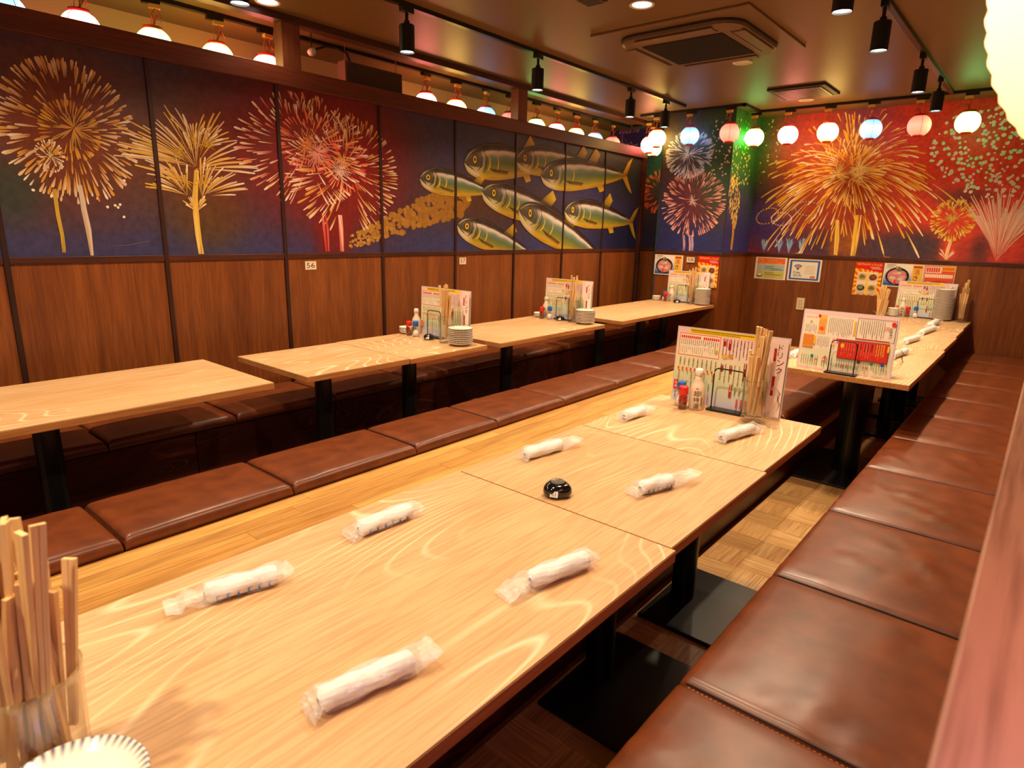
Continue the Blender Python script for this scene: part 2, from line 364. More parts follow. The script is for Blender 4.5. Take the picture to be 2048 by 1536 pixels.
class Strokes:
    def __init__(s, plane, u0, u1, v0, v1): s.P = plane; s.b = MB(); s.lim = (u0, u1, v0, v1)
    def line(s, pts, w, c0, c1, taper=(.22, 1.0), off=None):
        u0, u1, v0, v1 = s.lim; n = len(pts); vs = []; cs = []
        if off is None: off = .0008+rnd.random()*.0022
        ok = all(u0 < p[0] < u1 for p in pts) and sum(v0 < p[1] < v1 for p in pts) > 1
        if not ok: return
        pts = [(p[0], min(max(p[1], v0), v1)) for p in pts]
        for k, p in enumerate(pts):
            a = pts[max(k-1, 0)]; c = pts[min(k+1, n-1)]; du, dv = c[0]-a[0], c[1]-a[1]; L = math.hypot(du, dv) or 1
            t = k/(n-1); ww = w*(taper[0]+(taper[1]-taper[0])*t)*(.45 if k in (0, n-1) else 1)*.5
            for sg in (1, -1):
                vs.append(s.P.w(p[0]-dv/L*ww*sg, min(max(p[1]+du/L*ww*sg, v0), v1), off)); cs.append(lin([c0[i]*(1-t)+c1[i]*t for i in range(3)]))
        s.b.add(vs, [(2*i, 2*i+1, 2*i+3, 2*i+2) for i in range(n-1)], cs)
    def dot(s, u, v, r, col):
        n = 7; a0 = rnd.random()*6; off = .0008+rnd.random()*.002; u0, u1, v0, v1 = s.lim
        if not (u0+r < u < u1-r and v0+r < v < v1-r): return
        s.b.add([s.P.w(u+r*math.cos(a0+6.2832*i/n)*rnd.uniform(.8, 1.1), v+r*math.sin(a0+6.2832*i/n)*rnd.uniform(.8, 1.1), off) for i in range(n)], [tuple(range(n))], col)
    def glow(s, u, v, r, col, n=40):
        for i in range(n):
            a = rnd.random()*6.283; q = r*rnd.uniform(.2, 1)
            s.line([(u+q*.1*math.cos(a), v+q*.1*math.sin(a)), (u+q*.6*math.cos(a), v+q*.6*math.sin(a)), (u+q*math.cos(a), v+q*math.sin(a))], r*.08, col, [min(255, c*.8) for c in col], off=.0032+.0004*rnd.random())
    def burst(s, cx, cy, rx, ry, n, cols, w=.011, r0=.3, drop=0, seg=(.12, .28), tips=None, curve=0):
        u, v = s.P.px(cx, cy); u1, _ = s.P.px(cx-rx, cy); u2, _ = s.P.px(cx+rx, cy); _, vt = s.P.px(cx, cy-ry)
        RU, RV = abs(u2-u1)/2, abs(vt-v)
        for i in range(n):
            a = 6.283*(i+rnd.random())/n; t0 = r0+(1-r0)*math.sqrt(rnd.random())*.86; t1 = min(1.04, t0+rnd.uniform(*seg))
            pts = []
            for k in range(5):
                t = t0+(t1-t0)*k/4; aa = a+curve*t*(1 if math.cos(a) > 0 else -1)
                pts.append((u+RU*t*math.cos(aa), v+RV*t*math.sin(aa)-drop*RV*t*t))
            c = rnd.choice(cols); c2 = rnd.choice(tips) if tips else c
            s.line(pts, w*rnd.uniform(.6, 1.2)*(.5+.6*t1), c, c2)
    def fan(s, bx, by, tips_, n, L, w, cols, tips=None):
        """fan of strokes from a base point: tips_ = (angle0, angle1)"""
        u, v = s.P.px(bx, by)
        for i in range(n):
            a = math.radians(tips_[0]+(tips_[1]-tips_[0])*(i+rnd.random())/n); l = L*rnd.uniform(.55, 1.05); t0 = rnd.uniform(.0, .5)
            pts = [(u+l*t*math.cos(a)*(1+.25*t), v+l*t*math.sin(a)-.12*l*t*t) for t in (t0, t0+(1-t0)*.4, t0+(1-t0)*.75, 1)]
            s.line(pts, w*rnd.uniform(.7, 1.2), rnd.choice(cols), rnd.choice(tips or cols))
    def trail(s, pts, w, cols, n=6):
        P = [s.P.px(*p) for p in pts]
        for i in range(n):
            j = rnd.uniform(-1, 1)*w*.6
            s.line([(p[0]+j+rnd.uniform(-.15, .15)*w, p[1]) for p in P], w*.5, rnd.choice(cols), rnd.choice(cols), taper=(1, .7))
    def build(s, name, parent): return s.b.build(name, STROKE, parent)

# ================================================================ LEFT PARTITION WALL (sliding panels, battens, rail, posts)
LX = -4.0
seams = [-.70, .04, .80, 1.56, 2.33, 3.155, 3.946, 4.737, 5.526, 6.288, 7.10]
wl = MB(); wl.box(LX-.06, LX-.03, -.7, 7.14, Z0, 2.34)
wall_left = tag(wl.build('wall_left', TRIM), kind='structure')
PL = Plane('X', LX)
lb = PL.blobs([(135, 262, (175, 160), (128, 52, 14), 1), (20, 380, (60, 60), (42, 62, 44), .7), (395, 320, (105, 120), (112, 60, 12), .95), (420, 430, (70, 60), (98, 62, 18), .7),
               (640, 290, (175, 140), (132, 16, 8), 1), (690, 330, (120, 130), (138, 18, 10), 1), (650, 440, (22, 90), (122, 14, 10), .9), (683, 440, (22, 90), (128, 18, 14), .9),
               (960, 400, (90, 50), (92, 48, 16), .75), (1060, 420, (70, 40), (70, 40, 26), .5), (1260, 320, (40, 60), (48, 66, 52), .8), (1250, 480, (60, 40), (22, 22, 52), .6)])
NAVY = (62, 54, 92)
for k in range(len(seams)-1):
    y0, y1 = seams[k], seams[k+1]
    b = MB(); b.box(LX-.03, LX, y0+.012, y1-.012, .33, 1.242); b.build('wood_panel', WALLW, wall_left, bevel=.003)
    b = MB(); nu, nv = 58, 70
    b.grid(lambda s, t: ((LX, y0+.012+(y1-y0-.024)*s, 1.272+(2.36-1.272)*t), blob_col(NAVY if t > .12 else (56, 56, 104), lb, y0+(y1-y0)*s, 1.272+(2.36-1.272)*t)), nu, nv)
    b.box(LX-.03, LX-.001, y0+.012, y1-.012, 1.272, 2.36, (50, 44, 70))
    b.build('painted_panel', PAINT, wall_left)
    b = MB(); b.box(LX-.03, LX+.008, y0+.012, y1-.012, 1.24, 1.274); b.build('dado_rail', TRIM, wall_left, bevel=.002)
for k, y in enumerate(seams):
    b = MB(); b.box(LX-.03, LX+.012, y-.012, y+.012, .33, 2.34); b.build('batten', BATTEN, wall_left, bevel=.003)
b = MB(); b.box(LX-.05, LX+.03, 7.11, 7.17, Z0, 2.45); b.build('end_post', TRIM, wall_left, bevel=.004)
b = MB(); b.box(LX-.06, LX+.035, -.7, 7.17, 2.335, 2.445); tag(b.build('trim_1', wood('rail_wood', (84, 34, 18), (112, 52, 28), 1), bevel=.003), kind='structure')
b = MB(); b.box(LX-.06, LX+.03, -.7, 7.63, 2.715, 2.76); tag(b.build('trim_2', TRIM, bevel=.003), kind='structure')
POST = wood('post_wood', (150, 92, 50), (176, 116, 66), 2)
for n, y in ((3, 2.45), (4, 4.80), (5, .1)):
    b = MB(); b.box(LX-.075, LX+.02, y-.065, y+.065, 2.445, 2.715); tag(b.build('trim_%d' % n, wood('post_wood_%d' % n, (96, 46, 26), (124, 66, 38), 2), bevel=.003), kind='structure')
YW = (212, 160, 60); PW = (226, 190, 160); WH = (240, 222, 200)
lim = (-.6, 7.05, 1.278, 2.33)
# firework one: gold chrysanthemum
S = Strokes(PL, *lim)
S.burst(140, 262, 138, 142, 150, [(176, 116, 28), (200, 130, 40), (190, 140, 90)], .016, .22, .02, (.16, .34), [PW, (214, 150, 60), PW])
S.burst(140, 262, 138, 142, 44, [PW, (200, 160, 120)], .013, .62, .02, (.18, .3), [WH, PW])
S.burst(140, 262, 60, 60, 60, [(210, 150, 40), (190, 120, 30)], .013, .1, 0, (.3, .6)); S.glow(*PL.px(147, 256), .12, (214, 150, 60), 60)
S.burst(100, 312, 30, 32, 40, [YW, PW], .010, .1, 0, (.3, .6), [WH]); S.glow(*PL.px(102, 314), .05, (236, 210, 150), 24)
S.trail([(108, 378), (116, 430), (124, 470), (128, 505)], .012, [(176, 150, 90), (200, 160, 40)])
S.trail([(160, 370), (170, 420), (178, 460), (186, 512)], .024, [(206, 186, 170), (190, 160, 110), (214, 190, 176)], 9)
for (x, y) in ((195, 397), (230, 411), (240, 409), (236, 415), (248, 434), (248, 361), (103, 392), (66, 380), (215, 414)): S.dot(*PL.px(x, y), .008, WH)
S.line([PL.px(215, 494), PL.px(260, 490), PL.px(300, 482)], .006, (100, 84, 90), (120, 100, 100))
S.build('firework_painting', wall_left)['label'] = 'painted gold chrysanthemum firework with two trails'
# firework two: gold palm
S = Strokes(PL, *lim)
for (x, y, a, n, L) in ((392, 335, (60, 150), 22, .40), (388, 290, (55, 125), 12, .22), (374, 392, (85, 165), 20, .24), (403, 395, (15, 95), 18, .26), (393, 425, (50, 135), 12, .12), (402, 298, (25, 75), 12, .20), (392, 340, (8, 50), 12, .34), (392, 335, (142, 170), 14, .36), (388, 372, (138, 162), 8, .28)):
    S.fan(x, y, a, n, L, .015, [(196, 140, 50), (206, 160, 90)], [PW, WH, (226, 176, 70)])
for (x, y) in ((387, 282), (412, 290), (372, 362), (413, 362), (360, 300)): S.glow(*PL.px(x, y), .07, (220, 164, 30), 26)
S.trail([(392, 340), (388, 395), (391, 430), (396, 470), (402, 512)], .028, [(222, 176, 60), (200, 150, 60), (234, 200, 120)], 12)
S.build('firework_painting', wall_left)['label'] = 'painted gold palm shaped firework'
# firework three: twin red
S = Strokes(PL, *lim); RC = [(186, 60, 36), (206, 120, 90), (214, 160, 120), (200, 140, 40)]
S.burst(612, 290, 128, 112, 150, RC, .015, .25, .10, (.14, .30), [(240, 200, 170), (226, 130, 100), WH], .25)
S.burst(690, 332, 108, 120, 165, RC, .014, .2, .12, (.16, .34), [(244, 210, 180), WH, (220, 150, 60)], .3)
S.burst(620, 288, 60, 60, 60, [(226, 90, 60), (236, 130, 80)], .014, .05, 0, (.3, .6)); S.burst(688, 330, 50, 56, 50, [(230, 90, 60), (240, 150, 100)], .013, .05, 0, (.3, .6))
S.glow(*PL.px(610, 288), .12, (232, 130, 50), 50); S.glow(*PL.px(635, 305), .13, (240, 150, 130), 60); S.glow(*PL.px(686, 322), .10, (240, 150, 70), 50); S.glow(*PL.px(682, 340), .10, (246, 190, 170), 50)
S.trail([(648, 430), (651, 460), (654, 503)], .030, [(190, 40, 36), (214, 110, 100)], 8); S.trail([(680, 430), (684, 460), (686, 503)], .034, [(214, 90, 80), (236, 190, 170)], 9)
S.build('firework_painting', wall_left)['label'] = 'painted twin red and white fireworks'
# cloud
b = MB(); rr = random.Random(3)
for i in range(420):
    t = rr.random(); x = 700+t*235; y = 486-t*100+rr.uniform(-1, 1)*(14+t*24); u, v = PL.px(x, y); r = (.014+.030*t)*rr.uniform(.5, 1.1)
    col = (lambda q: (150+60*q, 98+56*q, 24+40*q))((1-t)*rr.uniform(.3, 1)); d = .0006+.0015*rr.random()
    q_ = rr.uniform(.84, .96); cs = [lin(col)]+[lin(tuple(c*q_ for c in col))]*10
    b.add([PL.w(u, v, d+.0004)]+[PL.w(u+r*math.cos(6.283*k/10), max(1.28, v+r*.8*math.sin(6.283*k/10)), d) for k in range(10)], [(0, 1+k, 1+(k+1) % 10) for k in range(10)], cs)
b.build('cloud_painting', STROKE, wall_left)['label'] = 'painted mustard coloured cloud trail'
# ---- fish
def fish(nose, tail, hpx, order, fork=True, dorsal=.55, lab=None):
    S = Strokes(PL, *lim); b = S.b; N0 = np.array(PL.px(*nose)); T0 = np.array(PL.px(*tail)); mid = ((nose[0]+tail[0])/2, (nose[1]+tail[1])/2)
    H = abs(PL.px(mid[0], mid[1]-hpx)[1]-PL.px(*mid)[1]); ax = T0-N0; L = np.linalg.norm(ax); ax /= L; nn = np.array([-ax[1], ax[0]])
    o = .0035+order*.0012
    def prof(s): return (math.sin(math.pi*min(1, s*1.0)**.62)**.8)*.93+.07 if s < .97 else .1
    def P(s, t):
        q = N0+ax*L*s+nn*H*(t*prof(s)+.10*math.sin(math.pi*s)); return (q[0], min(max(q[1], 1.28), 2.33))
    ST = [(-1, (150, 104, 18)), (-.8, (186, 148, 34)), (-.45, (132, 124, 36)), (-.05, (88, 104, 66)), (.25, (110, 130, 116)), (.42, (206, 190, 172)), (.56, (220, 206, 190)), (.62, (70, 50, 44)), (.85, (40, 24, 20)), (1, (30, 18, 16))]
    def colr(s, t):
        tt = t+.03*math.sin(s*40)
        for k in range(len(ST)-1):
            if tt <= ST[k+1][0] or k == len(ST)-2:
                w = min(1, max(0, (tt-ST[k][0])/(ST[k+1][0]-ST[k][0]))); c = [ST[k][1][i]*(1-w)+ST[k+1][1][i]*w for i in range(3)]; break
        if s < .2:
            w = min(1, (.2-s)/.06); hd = (70, 58, 44) if t > -.35 else (196, 178, 140); c = [c[i]*(1-w*.8)+hd[i]*w*.8 for i in range(3)]
        if s > .9: c = [c[i]*.4+(150, 110, 30)[i]*.6 for i in range(3)]
        return c
    b.grid(lambda u, t: (PL.w(*P(u, t*2-1), o), colr(u, t*2-1)), 44, 22)
    oo = o+.0006
    def sl(pts, w, c0, c1=None, tp=(.6, 1)): S.line([P(*p) for p in pts], w, c0, c1 or c0, tp, off=oo)
    dk = (44, 26, 18); yl = (206, 164, 30)
    def blade(root, tips, c):      # fins
        q = [P(*r) for r in root]+[P(*r) for r in tips]; n = len(q); b.add([PL.w(p[0], p[1], o-.0003) for p in q], [tuple(range(n))], [lin(dk)]*len(root)+[lin(c)]*len(tips))
    for dx in (0,):
        a, c = dorsal-.06, dorsal+.06
        q = [P(a, .7), P(c, .7), tuple(np.array(P(c, 1))+nn*H*.42+ax*L*.05), tuple(np.array(P(c, 1))+nn*H*.9+ax*L*.0)]
        b.add([PL.w(*p, o+.0003) for p in q], [(0, 1, 2, 3)], [lin(dk), lin(dk), lin(yl), lin(yl)])
        if P(.66, -1)[1] < 1.42: continue
        q = [P(.62, -.9), P(.70, -.9), tuple(np.array(P(.70, -1))-nn*H*.35+ax*L*.02), tuple(np.array(P(.66, -1))-nn*H*.4)]
        b.add([PL.w(*p, o+.0003) for p in q], [(0, 3, 2, 1)], [lin((160, 110, 20)), lin((160, 110, 20)), lin(yl), lin(yl)])
    q = [P(.25, -.35), P(.30, -.55), tuple(np.array(P(.44, -.75))), tuple(np.array(P(.46, -.55)))]
    b.add([PL.w(*p, oo) for p in q], [(0, 1, 2, 3)], [lin(dk), lin(dk), lin((150, 100, 20)), lin(dk)])
    if fork:
        E = np.array(P(1, 0)); m = E-ax*L*.04
        for sg in (1, -1):
            tp = E+ax*L*.10+nn*H*1.25*sg; q = [m+nn*H*.12, m-nn*H*.12, E+ax*L*.02, tp, tp*.5+E*.5+nn*H*.25*sg-ax*L*.02]
            b.add([PL.w(p[0], min(max(p[1], 1.28), 2.33), o-.0002) for p in ([q[0], q[2], q[3], q[4]] if sg > 0 else [q[1], q[4], q[3], q[2]])], [(0, 1, 2, 3)], [lin((176, 130, 40)), lin((120, 84, 20)), lin(yl), lin((190, 150, 50))])
    # head: eye, mouth, gill arcs, stripes
    e = P(.105, .18)
    for r, c, dd in ((.036, dk, 0), (.027, (214, 170, 30), .0003), (.012, (20, 12, 10), .0006), ):
        b.add([PL.w(e[0]+r*.9*math.cos(6.283*k/14), e[1]+r*1.25*H/.16*math.sin(6.283*k/14), oo+dd) for k in range(14)], [tuple(range(14))], c)
    sl([(.0, -.25), (.035, -.35), (.07, -.45), (.09, -.5)], .010, dk); sl([(.0, -.4), (.04, -.6), (.09, -.75), (.15, -.8)], .014, (214, 196, 160))
    sl([(.01, .3), (.04, .65), (.08, .8), (.13, .85)], .010, (206, 190, 160)); sl([(.155, .62), (.175, .2), (.165, -.25), (.13, -.55)], .012, dk); sl([(.175, .66), (.2, .2), (.19, -.25), (.15, -.6)], .014, (190, 150, 110))
    sl([(.20, .62), (.228, .2), (.22, -.25), (.19, -.6)], .018, (80, 40, 24)); sl([(.235, .5), (.262, .15), (.258, -.2), (.235, -.5)], .018, yl, (220, 176, 50)); sl([(.33, .34), (.352, .1), (.35, -.15), (.335, -.45)], .016, yl, (220, 176, 50))
    sl([(.1, -.93), (.3, -.97), (.6, -.97), (.85, -.95)], .010, (206, 164, 40), (170, 120, 20)); sl([(.03, .9), (.2, .97), (.5, .97), (.9, .9)], .008, (120, 96, 70), dk)
    o2 = S.build('fish_painting', wall_left); o2['label'] = lab
fish((839, 356), (980, 385), 27, 0, False, .78, 'small painted fish furthest left in the shoal')
fish((928, 325), (1105, 330), 37, 0, False, .66, 'painted fish at the top left of the shoal')
fish((1031, 320), (1185, 332), 31, 1, False, .80, 'painted fish between two others at the top')
fish((1081, 352), (1250, 352), 33, 2, True, .55, 'large painted fish at the upper right with forked tail')
fish((963, 383), (1150, 452), 33, 1, False, .62, 'painted fish in the middle of the shoal swimming upwards')
fish((1037, 420), (1205, 520), 36, 2, False, .5, 'painted fish at the bottom right swimming steeply upwards')
fish((1128, 422), (1262, 445), 29, 3, True, .55, 'painted fish at the lower right with forked tail')
fish((914, 450), (1066, 512), 29, 1, False, .6, 'painted fish at the bottom left of the shoal')

# ================================================================ BACK WALL
BY, KY = 7.63, 6.87
b = MB(); b.box(-4.8, 1.7, BY+.004, BY+.1, Z0, 2.76)
wall_back = tag(b.build('wall_back', TRIM), kind='structure')
def wpanel(x0, x1, y0, y1, z0=Z0, z1=1.24): q = MB(); q.box(x0, x1, y0, y1, z0, z1); return q.build('wood_panel', WALLW, wall_back, bevel=.002)
for x0, x1 in ((-4.8, -3.6), (-2.8, -1.9), (-1.9, -.99), (-.99, -.08), (-.08, .83), (.83, 1.7)): wpanel(x0+.001, x1-.001, BY-.02, BY)
b = MB(); b.box(-3.6, -2.82, KY+.02, BY, Z0, 2.76); b.build('pillar_core', TRIM, wall_back)
wpanel(-3.6, -2.8, KY, KY+.019); wpanel(-2.819, -2.8, KY+.02, BY-.02)
for (x0, x1, y0, y1) in ((-3.605, -2.79, KY-.012, KY+.02), (-2.82, -2.788, KY+.02, BY-.03), (-2.788, 1.7, BY-.03, BY+.01), (-4.8, -3.6, BY-.03, BY+.01)):
    q = MB(); q.box(x0, x1, y0, y1, 1.238, 1.272); q.build('dado_rail', TRIM, wall_back, bevel=.002)
PB, PK, PS = Plane('Y', BY-.004), Plane('Y', KY-.002), Plane('X', -2.798)
bb = PB.blobs([(1500, 300, (75, 130), (20, 110, 24), 1), (1560, 260, (40, 60), (16, 96, 24), .9), (1560, 430, (110, 70), (44, 40, 120), .9), (1600, 300, (60, 70), (190, 54, 70), .9), (1570, 400, (40, 60), (70, 50, 110), .7),  # pink blob beside the red lantern: its light put into the mural colour
               (1640, 400, (60, 70), (120, 40, 60), .8), (1650, 250, (90, 50), (190, 60, 80), .8), (1710, 340, (160, 110), (170, 72, 14), 1), (1700, 420, (110, 60), (150, 50, 20), .8), (1740, 235, (60, 50), (110, 50, 120), .7),
               (1850, 250, (80, 80), (206, 50, 34), .9), (1960, 330, (160, 160), (222, 54, 28), 1), (1850, 430, (50, 60), (190, 44, 24), .9), (1905, 440, (70, 66), (226, 60, 30), .9), (2010, 450, (60, 90), (226, 66, 46), .9),
               (1960, 500, (20, 30), (80, 40, 44), .8), (1830, 495, (70, 34), (66, 46, 54), 1), (1760, 498, (80, 26), (70, 50, 66), .9), (1650, 492, (60, 28), (60, 46, 70), .8), (1925, 395, (50, 18), (100, 34, 26), .8), (1700, 490, (14, 30), (170, 90, 20), .8), (1672, 490, (14, 30), (170, 90, 20), .8), (1897, 500, (16, 30), (226, 70, 40), .9)])
kb = PK.blobs([(1385, 300, (60, 60), (74, 84, 120), .8), (1390, 400, (66, 70), (96, 24, 36), .9), (1325, 280, (30, 80), (80, 60, 30), .6), (1450, 300, (50, 120), (36, 78, 36), .9), (1390, 490, (80, 40), (34, 40, 96), .9), (1330, 460, (30, 60), (30, 34, 84), .8)])
sb = PS.blobs([(1480, 300, (60, 150), (46, 130, 40), 1), (1470, 430, (40, 70), (64, 56, 110), .8), (1470, 490, (40, 40), (54, 50, 120), .9)])
rb = PB.blobs([(1300, 350, (30, 60), (30, 88, 60), .9), (1300, 410, (30, 50), (80, 30, 34), .7), (1300, 470, (40, 40), (22, 26, 60), .9), (1255, 280, (50, 60), (54, 36, 110), 1)])
def mural(plane, u0, u1, base, blobs, nu, nv, name='painted_mural', v0=1.272, v1=2.76):
    b = MB(); b.grid(lambda s, t: (plane.w(u0+(u1-u0)*s, v0+(v1-v0)*t), tuple(min(255, q*1.14) for q in blob_col(base, blobs, u0+(u1-u0)*s, v0+(v1-v0)*t))), nu, nv); return b.build(name, PAINT, wall_back)
mural(PB, -2.8, 1.7, (150, 44, 40), bb, 260, 90)
mural(PK, -3.6, -2.8, (44, 40, 62), kb, 60, 90); mural(PS, KY, BY, (52, 54, 92), sb, 50, 90); mural(PB, -4.8, -3.6, (40, 40, 80), rb, 60, 60)
q = MB(); q.box(-3.62, -3.6, KY, BY-.004, Z0, 2.76, (34, 60, 60)); q.build('pillar_side', PAINT, wall_back)
# big gold firework with drooping rays
S = Strokes(PB, -2.78, 1.6, 1.28, 2.74)
gold = [(226, 150, 20), (236, 170, 40), (230, 140, 16), (244, 200, 110)]; gt = [(255, 226, 150), (244, 180, 40), (255, 238, 200), (236, 160, 20)]
u, v = PB.px(1705, 345)
for i in range(390):
    a = math.radians(rnd.uniform(-8, 188) if rnd.random() < .62 else rnd.uniform(180, 360)); R = rnd.uniform(.75, 1.06)*(.86 if math.sin(a) > 0 else .74); t0 = rnd.uniform(.12, .9); t1 = min(1.1, t0+rnd.uniform(.14, .34))
    dr = .62*abs(math.cos(a))+.12
    pts = [(u+R*1.06*t*math.cos(a), v+R*.92*t*math.sin(a)-dr*t*t*R*.8) for t in [t0+(t1-t0)*k/5 for k in range(6)]]
    if rnd.random() < .25: pts = [(p[0]-.16, p[1]-.05) for p in pts]
    S.line(pts, .017*rnd.uniform(.6, 1.2)*(.5+.6*t1), rnd.choice(gold), rnd.choice(gt))
for (x, y) in ((1718, 335), (1720, 352), (1676, 348)): S.glow(*PB.px(x, y), .13, (255, 220, 140), 60)
S.burst(1708, 345, 60, 60, 90, gold, .014, .1, .1, (.3, .6), gt)
S.trail([(1676, 440), (1675, 480), (1672, 513)], .04, [(236, 180, 40), (250, 220, 140)], 9); S.trail([(1716, 430), (1710, 480), (1705, 514)], .045, [(236, 180, 40), (250, 220, 140)], 10)
S.build('firework_painting', wall_back)['label'] = 'large painted gold firework with drooping rays'
S = Strokes(PB, -2.78, 1.6, 1.28, 2.74)
for i in range(330):
    a = rnd.random()*6.283; r = math.sqrt(rnd.random()); x = 1985+125*r*math.cos(a); y = 305+92*r*math.sin(a); S.dot(*PB.px(x, y), .015*rnd.uniform(.6, 1.3), rnd.choice([(250, 226, 210), (190, 240, 200), (240, 214, 226)]))
for i in range(90):
    a = rnd.random()*6.283; r = math.sqrt(rnd.random()); x = 1500+60*r*math.cos(a); y = 290+85*r*math.sin(a); S.dot(*PB.px(x, y), .009*rnd.uniform(.6, 1.3), (206, 216, 110))
for i in range(26):
    a = 6.283*i/26; S.dot(*PB.px(1535+22*math.cos(a), 432+15*math.sin(a)-.25*22*math.cos(a)), .008, (230, 180, 60)); S.dot(*PB.px(1563+20*math.cos(a), 438+13*math.sin(a)), .008, (240, 190, 190)); S.dot(*PB.px(1615+24*math.cos(a), 417+14*math.sin(a)), .007, (130, 190, 210))
S.build('dotted_firework_painting', wall_back)['label'] = 'painted clouds and rings of dots'
S = Strokes(PB, -2.78, 1.6, 1.28, 2.74)
S.burst(1906, 440, 45, 42, 120, [(226, 150, 20), (240, 190, 60)], .018, .2, 0, (.2, .35), [(255, 226, 120), (240, 170, 30)]); S.glow(*PB.px(1906, 438), .09, (250, 210, 90), 40)
S.trail([(1902, 482), (1896, 500), (1892, 520)], .02, [(255, 214, 150), (250, 190, 120)]); S.fan(1893, 522, (60, 130), 12, .14, .010, [(255, 190, 150), WH])
S.build('firework_painting', wall_back)['label'] = 'small painted round gold firework'
S = Strokes(PB, -2.78, 1.6, 1.28, 2.74); S.fan(1992, 524, (66, 114), 90, .74, .014, [(240, 130, 100), (250, 190, 160)], [WH, (255, 200, 180)])
S.build('firework_painting', wall_back)['label'] = 'painted pink fan shaped firework'
S = Strokes(PB, -2.78, 1.6, 1.28, 2.74)
for x in (1527, 1557, 1577, 1601): S.fan(x, 508, (78, 102), 22, .2, .010, [(110, 150, 190), (150, 190, 220)], [(170, 200, 220), (120, 150, 200)])
S.build('fountain_painting', wall_back)['label'] = 'four small painted pale blue fountains'
S = Strokes(PK, -3.59, -2.81, 1.28, 2.74)
S.burst(1378, 308, 46, 48, 150, [(120, 150, 210), (170, 180, 210)], .016, .2, 0, (.2, .4), [(226, 226, 236), (190, 200, 226)]); S.glow(*PK.px(1377, 308), .12, (214, 220, 236), 50)
S.burst(1386, 402, 62, 66, 170, [(190, 90, 80), (214, 130, 110)], .015, .15, .06, (.16, .32), [(240, 190, 170), (226, 150, 130)], .05); S.glow(*PK.px(1386, 402), .08, (240, 190, 180), 40)
for x in (1367, 1379, 1385): S.trail([(x, 470), (x+1, 490), (x, 503)], .025, [(206, 150, 160), (170, 150, 190)], 5)
for i in range(60):
    a = rnd.random()*6.283; r = math.sqrt(rnd.random()); S.dot(*PK.px(1437+26*r*math.cos(a), 300+60*r*math.sin(a)), .010*rnd.uniform(.6, 1.2), (214, 196, 150))
S.build('firework_painting', wall_back)['label'] = 'painted blue and red fireworks on the pillar front'
S = Strokes(PS, KY+.01, BY-.03, 1.28, 2.74)
for i in range(150):
    t = rnd.random(); x = 1468+rnd.uniform(-1, 1)*(11*math.sin(math.pi*(.15+.8*t))); y = 350+t*105; uu, vv = PS.px(x, y)
    S.line([(uu, vv+.02), (uu+.004, vv), (uu, vv-.02)], .028, (236, 190, 60), (255, 226, 130))
S.trail([(1467, 430), (1465, 470), (1462, 500)], .05, [(226, 170, 50), (200, 150, 90)], 8)
for i in range(120): S.dot(*PS.px(rnd.uniform(1462, 1500), rnd.uniform(235, 370)), .014*rnd.uniform(.6, 1.2), (206, 224, 110))
S.build('firework_painting', wall_back)['label'] = 'tall slim gold firework painted on the pillar side'
S = Strokes(PB, -4.79, -3.62, 1.28, 2.74); S.burst(1325, 385, 40, 46, 90, [(200, 70, 40), (226, 110, 70)], .03, .2, 0, (.2, .35))
pk = (226, 130, 190)
S.line([PB.px(*p) for p in ((1238, 278), (1246, 268), (1244, 285), (1252, 290))], .02, pk, pk); S.line([PB.px(*p) for p in ((1250, 276), (1256, 290), (1262, 284), (1266, 292), (1276, 288))], .018, pk, pk)
uu, vv = PB.px(1238, 268)
v_, f_, tw, th = text_geo('2025.10'); sc_ = .30/tw
S.b.add([PB.w(uu+p[0]*sc_, vv+p[1]*sc_, .004) for p in v_], f_, pk)
S.build('signature_painting', wall_back)['label'] = 'painted date and pink signature in the upper corner'

# ================================================================ RIGHT PARTITION
b = MB(); b.box(.02, .30, -1.0, BY-.02, Z0, 1.12)
wr = tag(b.build('wall_right', WALLW), kind='structure')
b = MB(); b.box(-.006, .34, -1.0, BY-.02, 1.115, 1.15); b.build('cap', CAPW, wr, bevel=.004)['label'] = 'light varnished wooden cap'

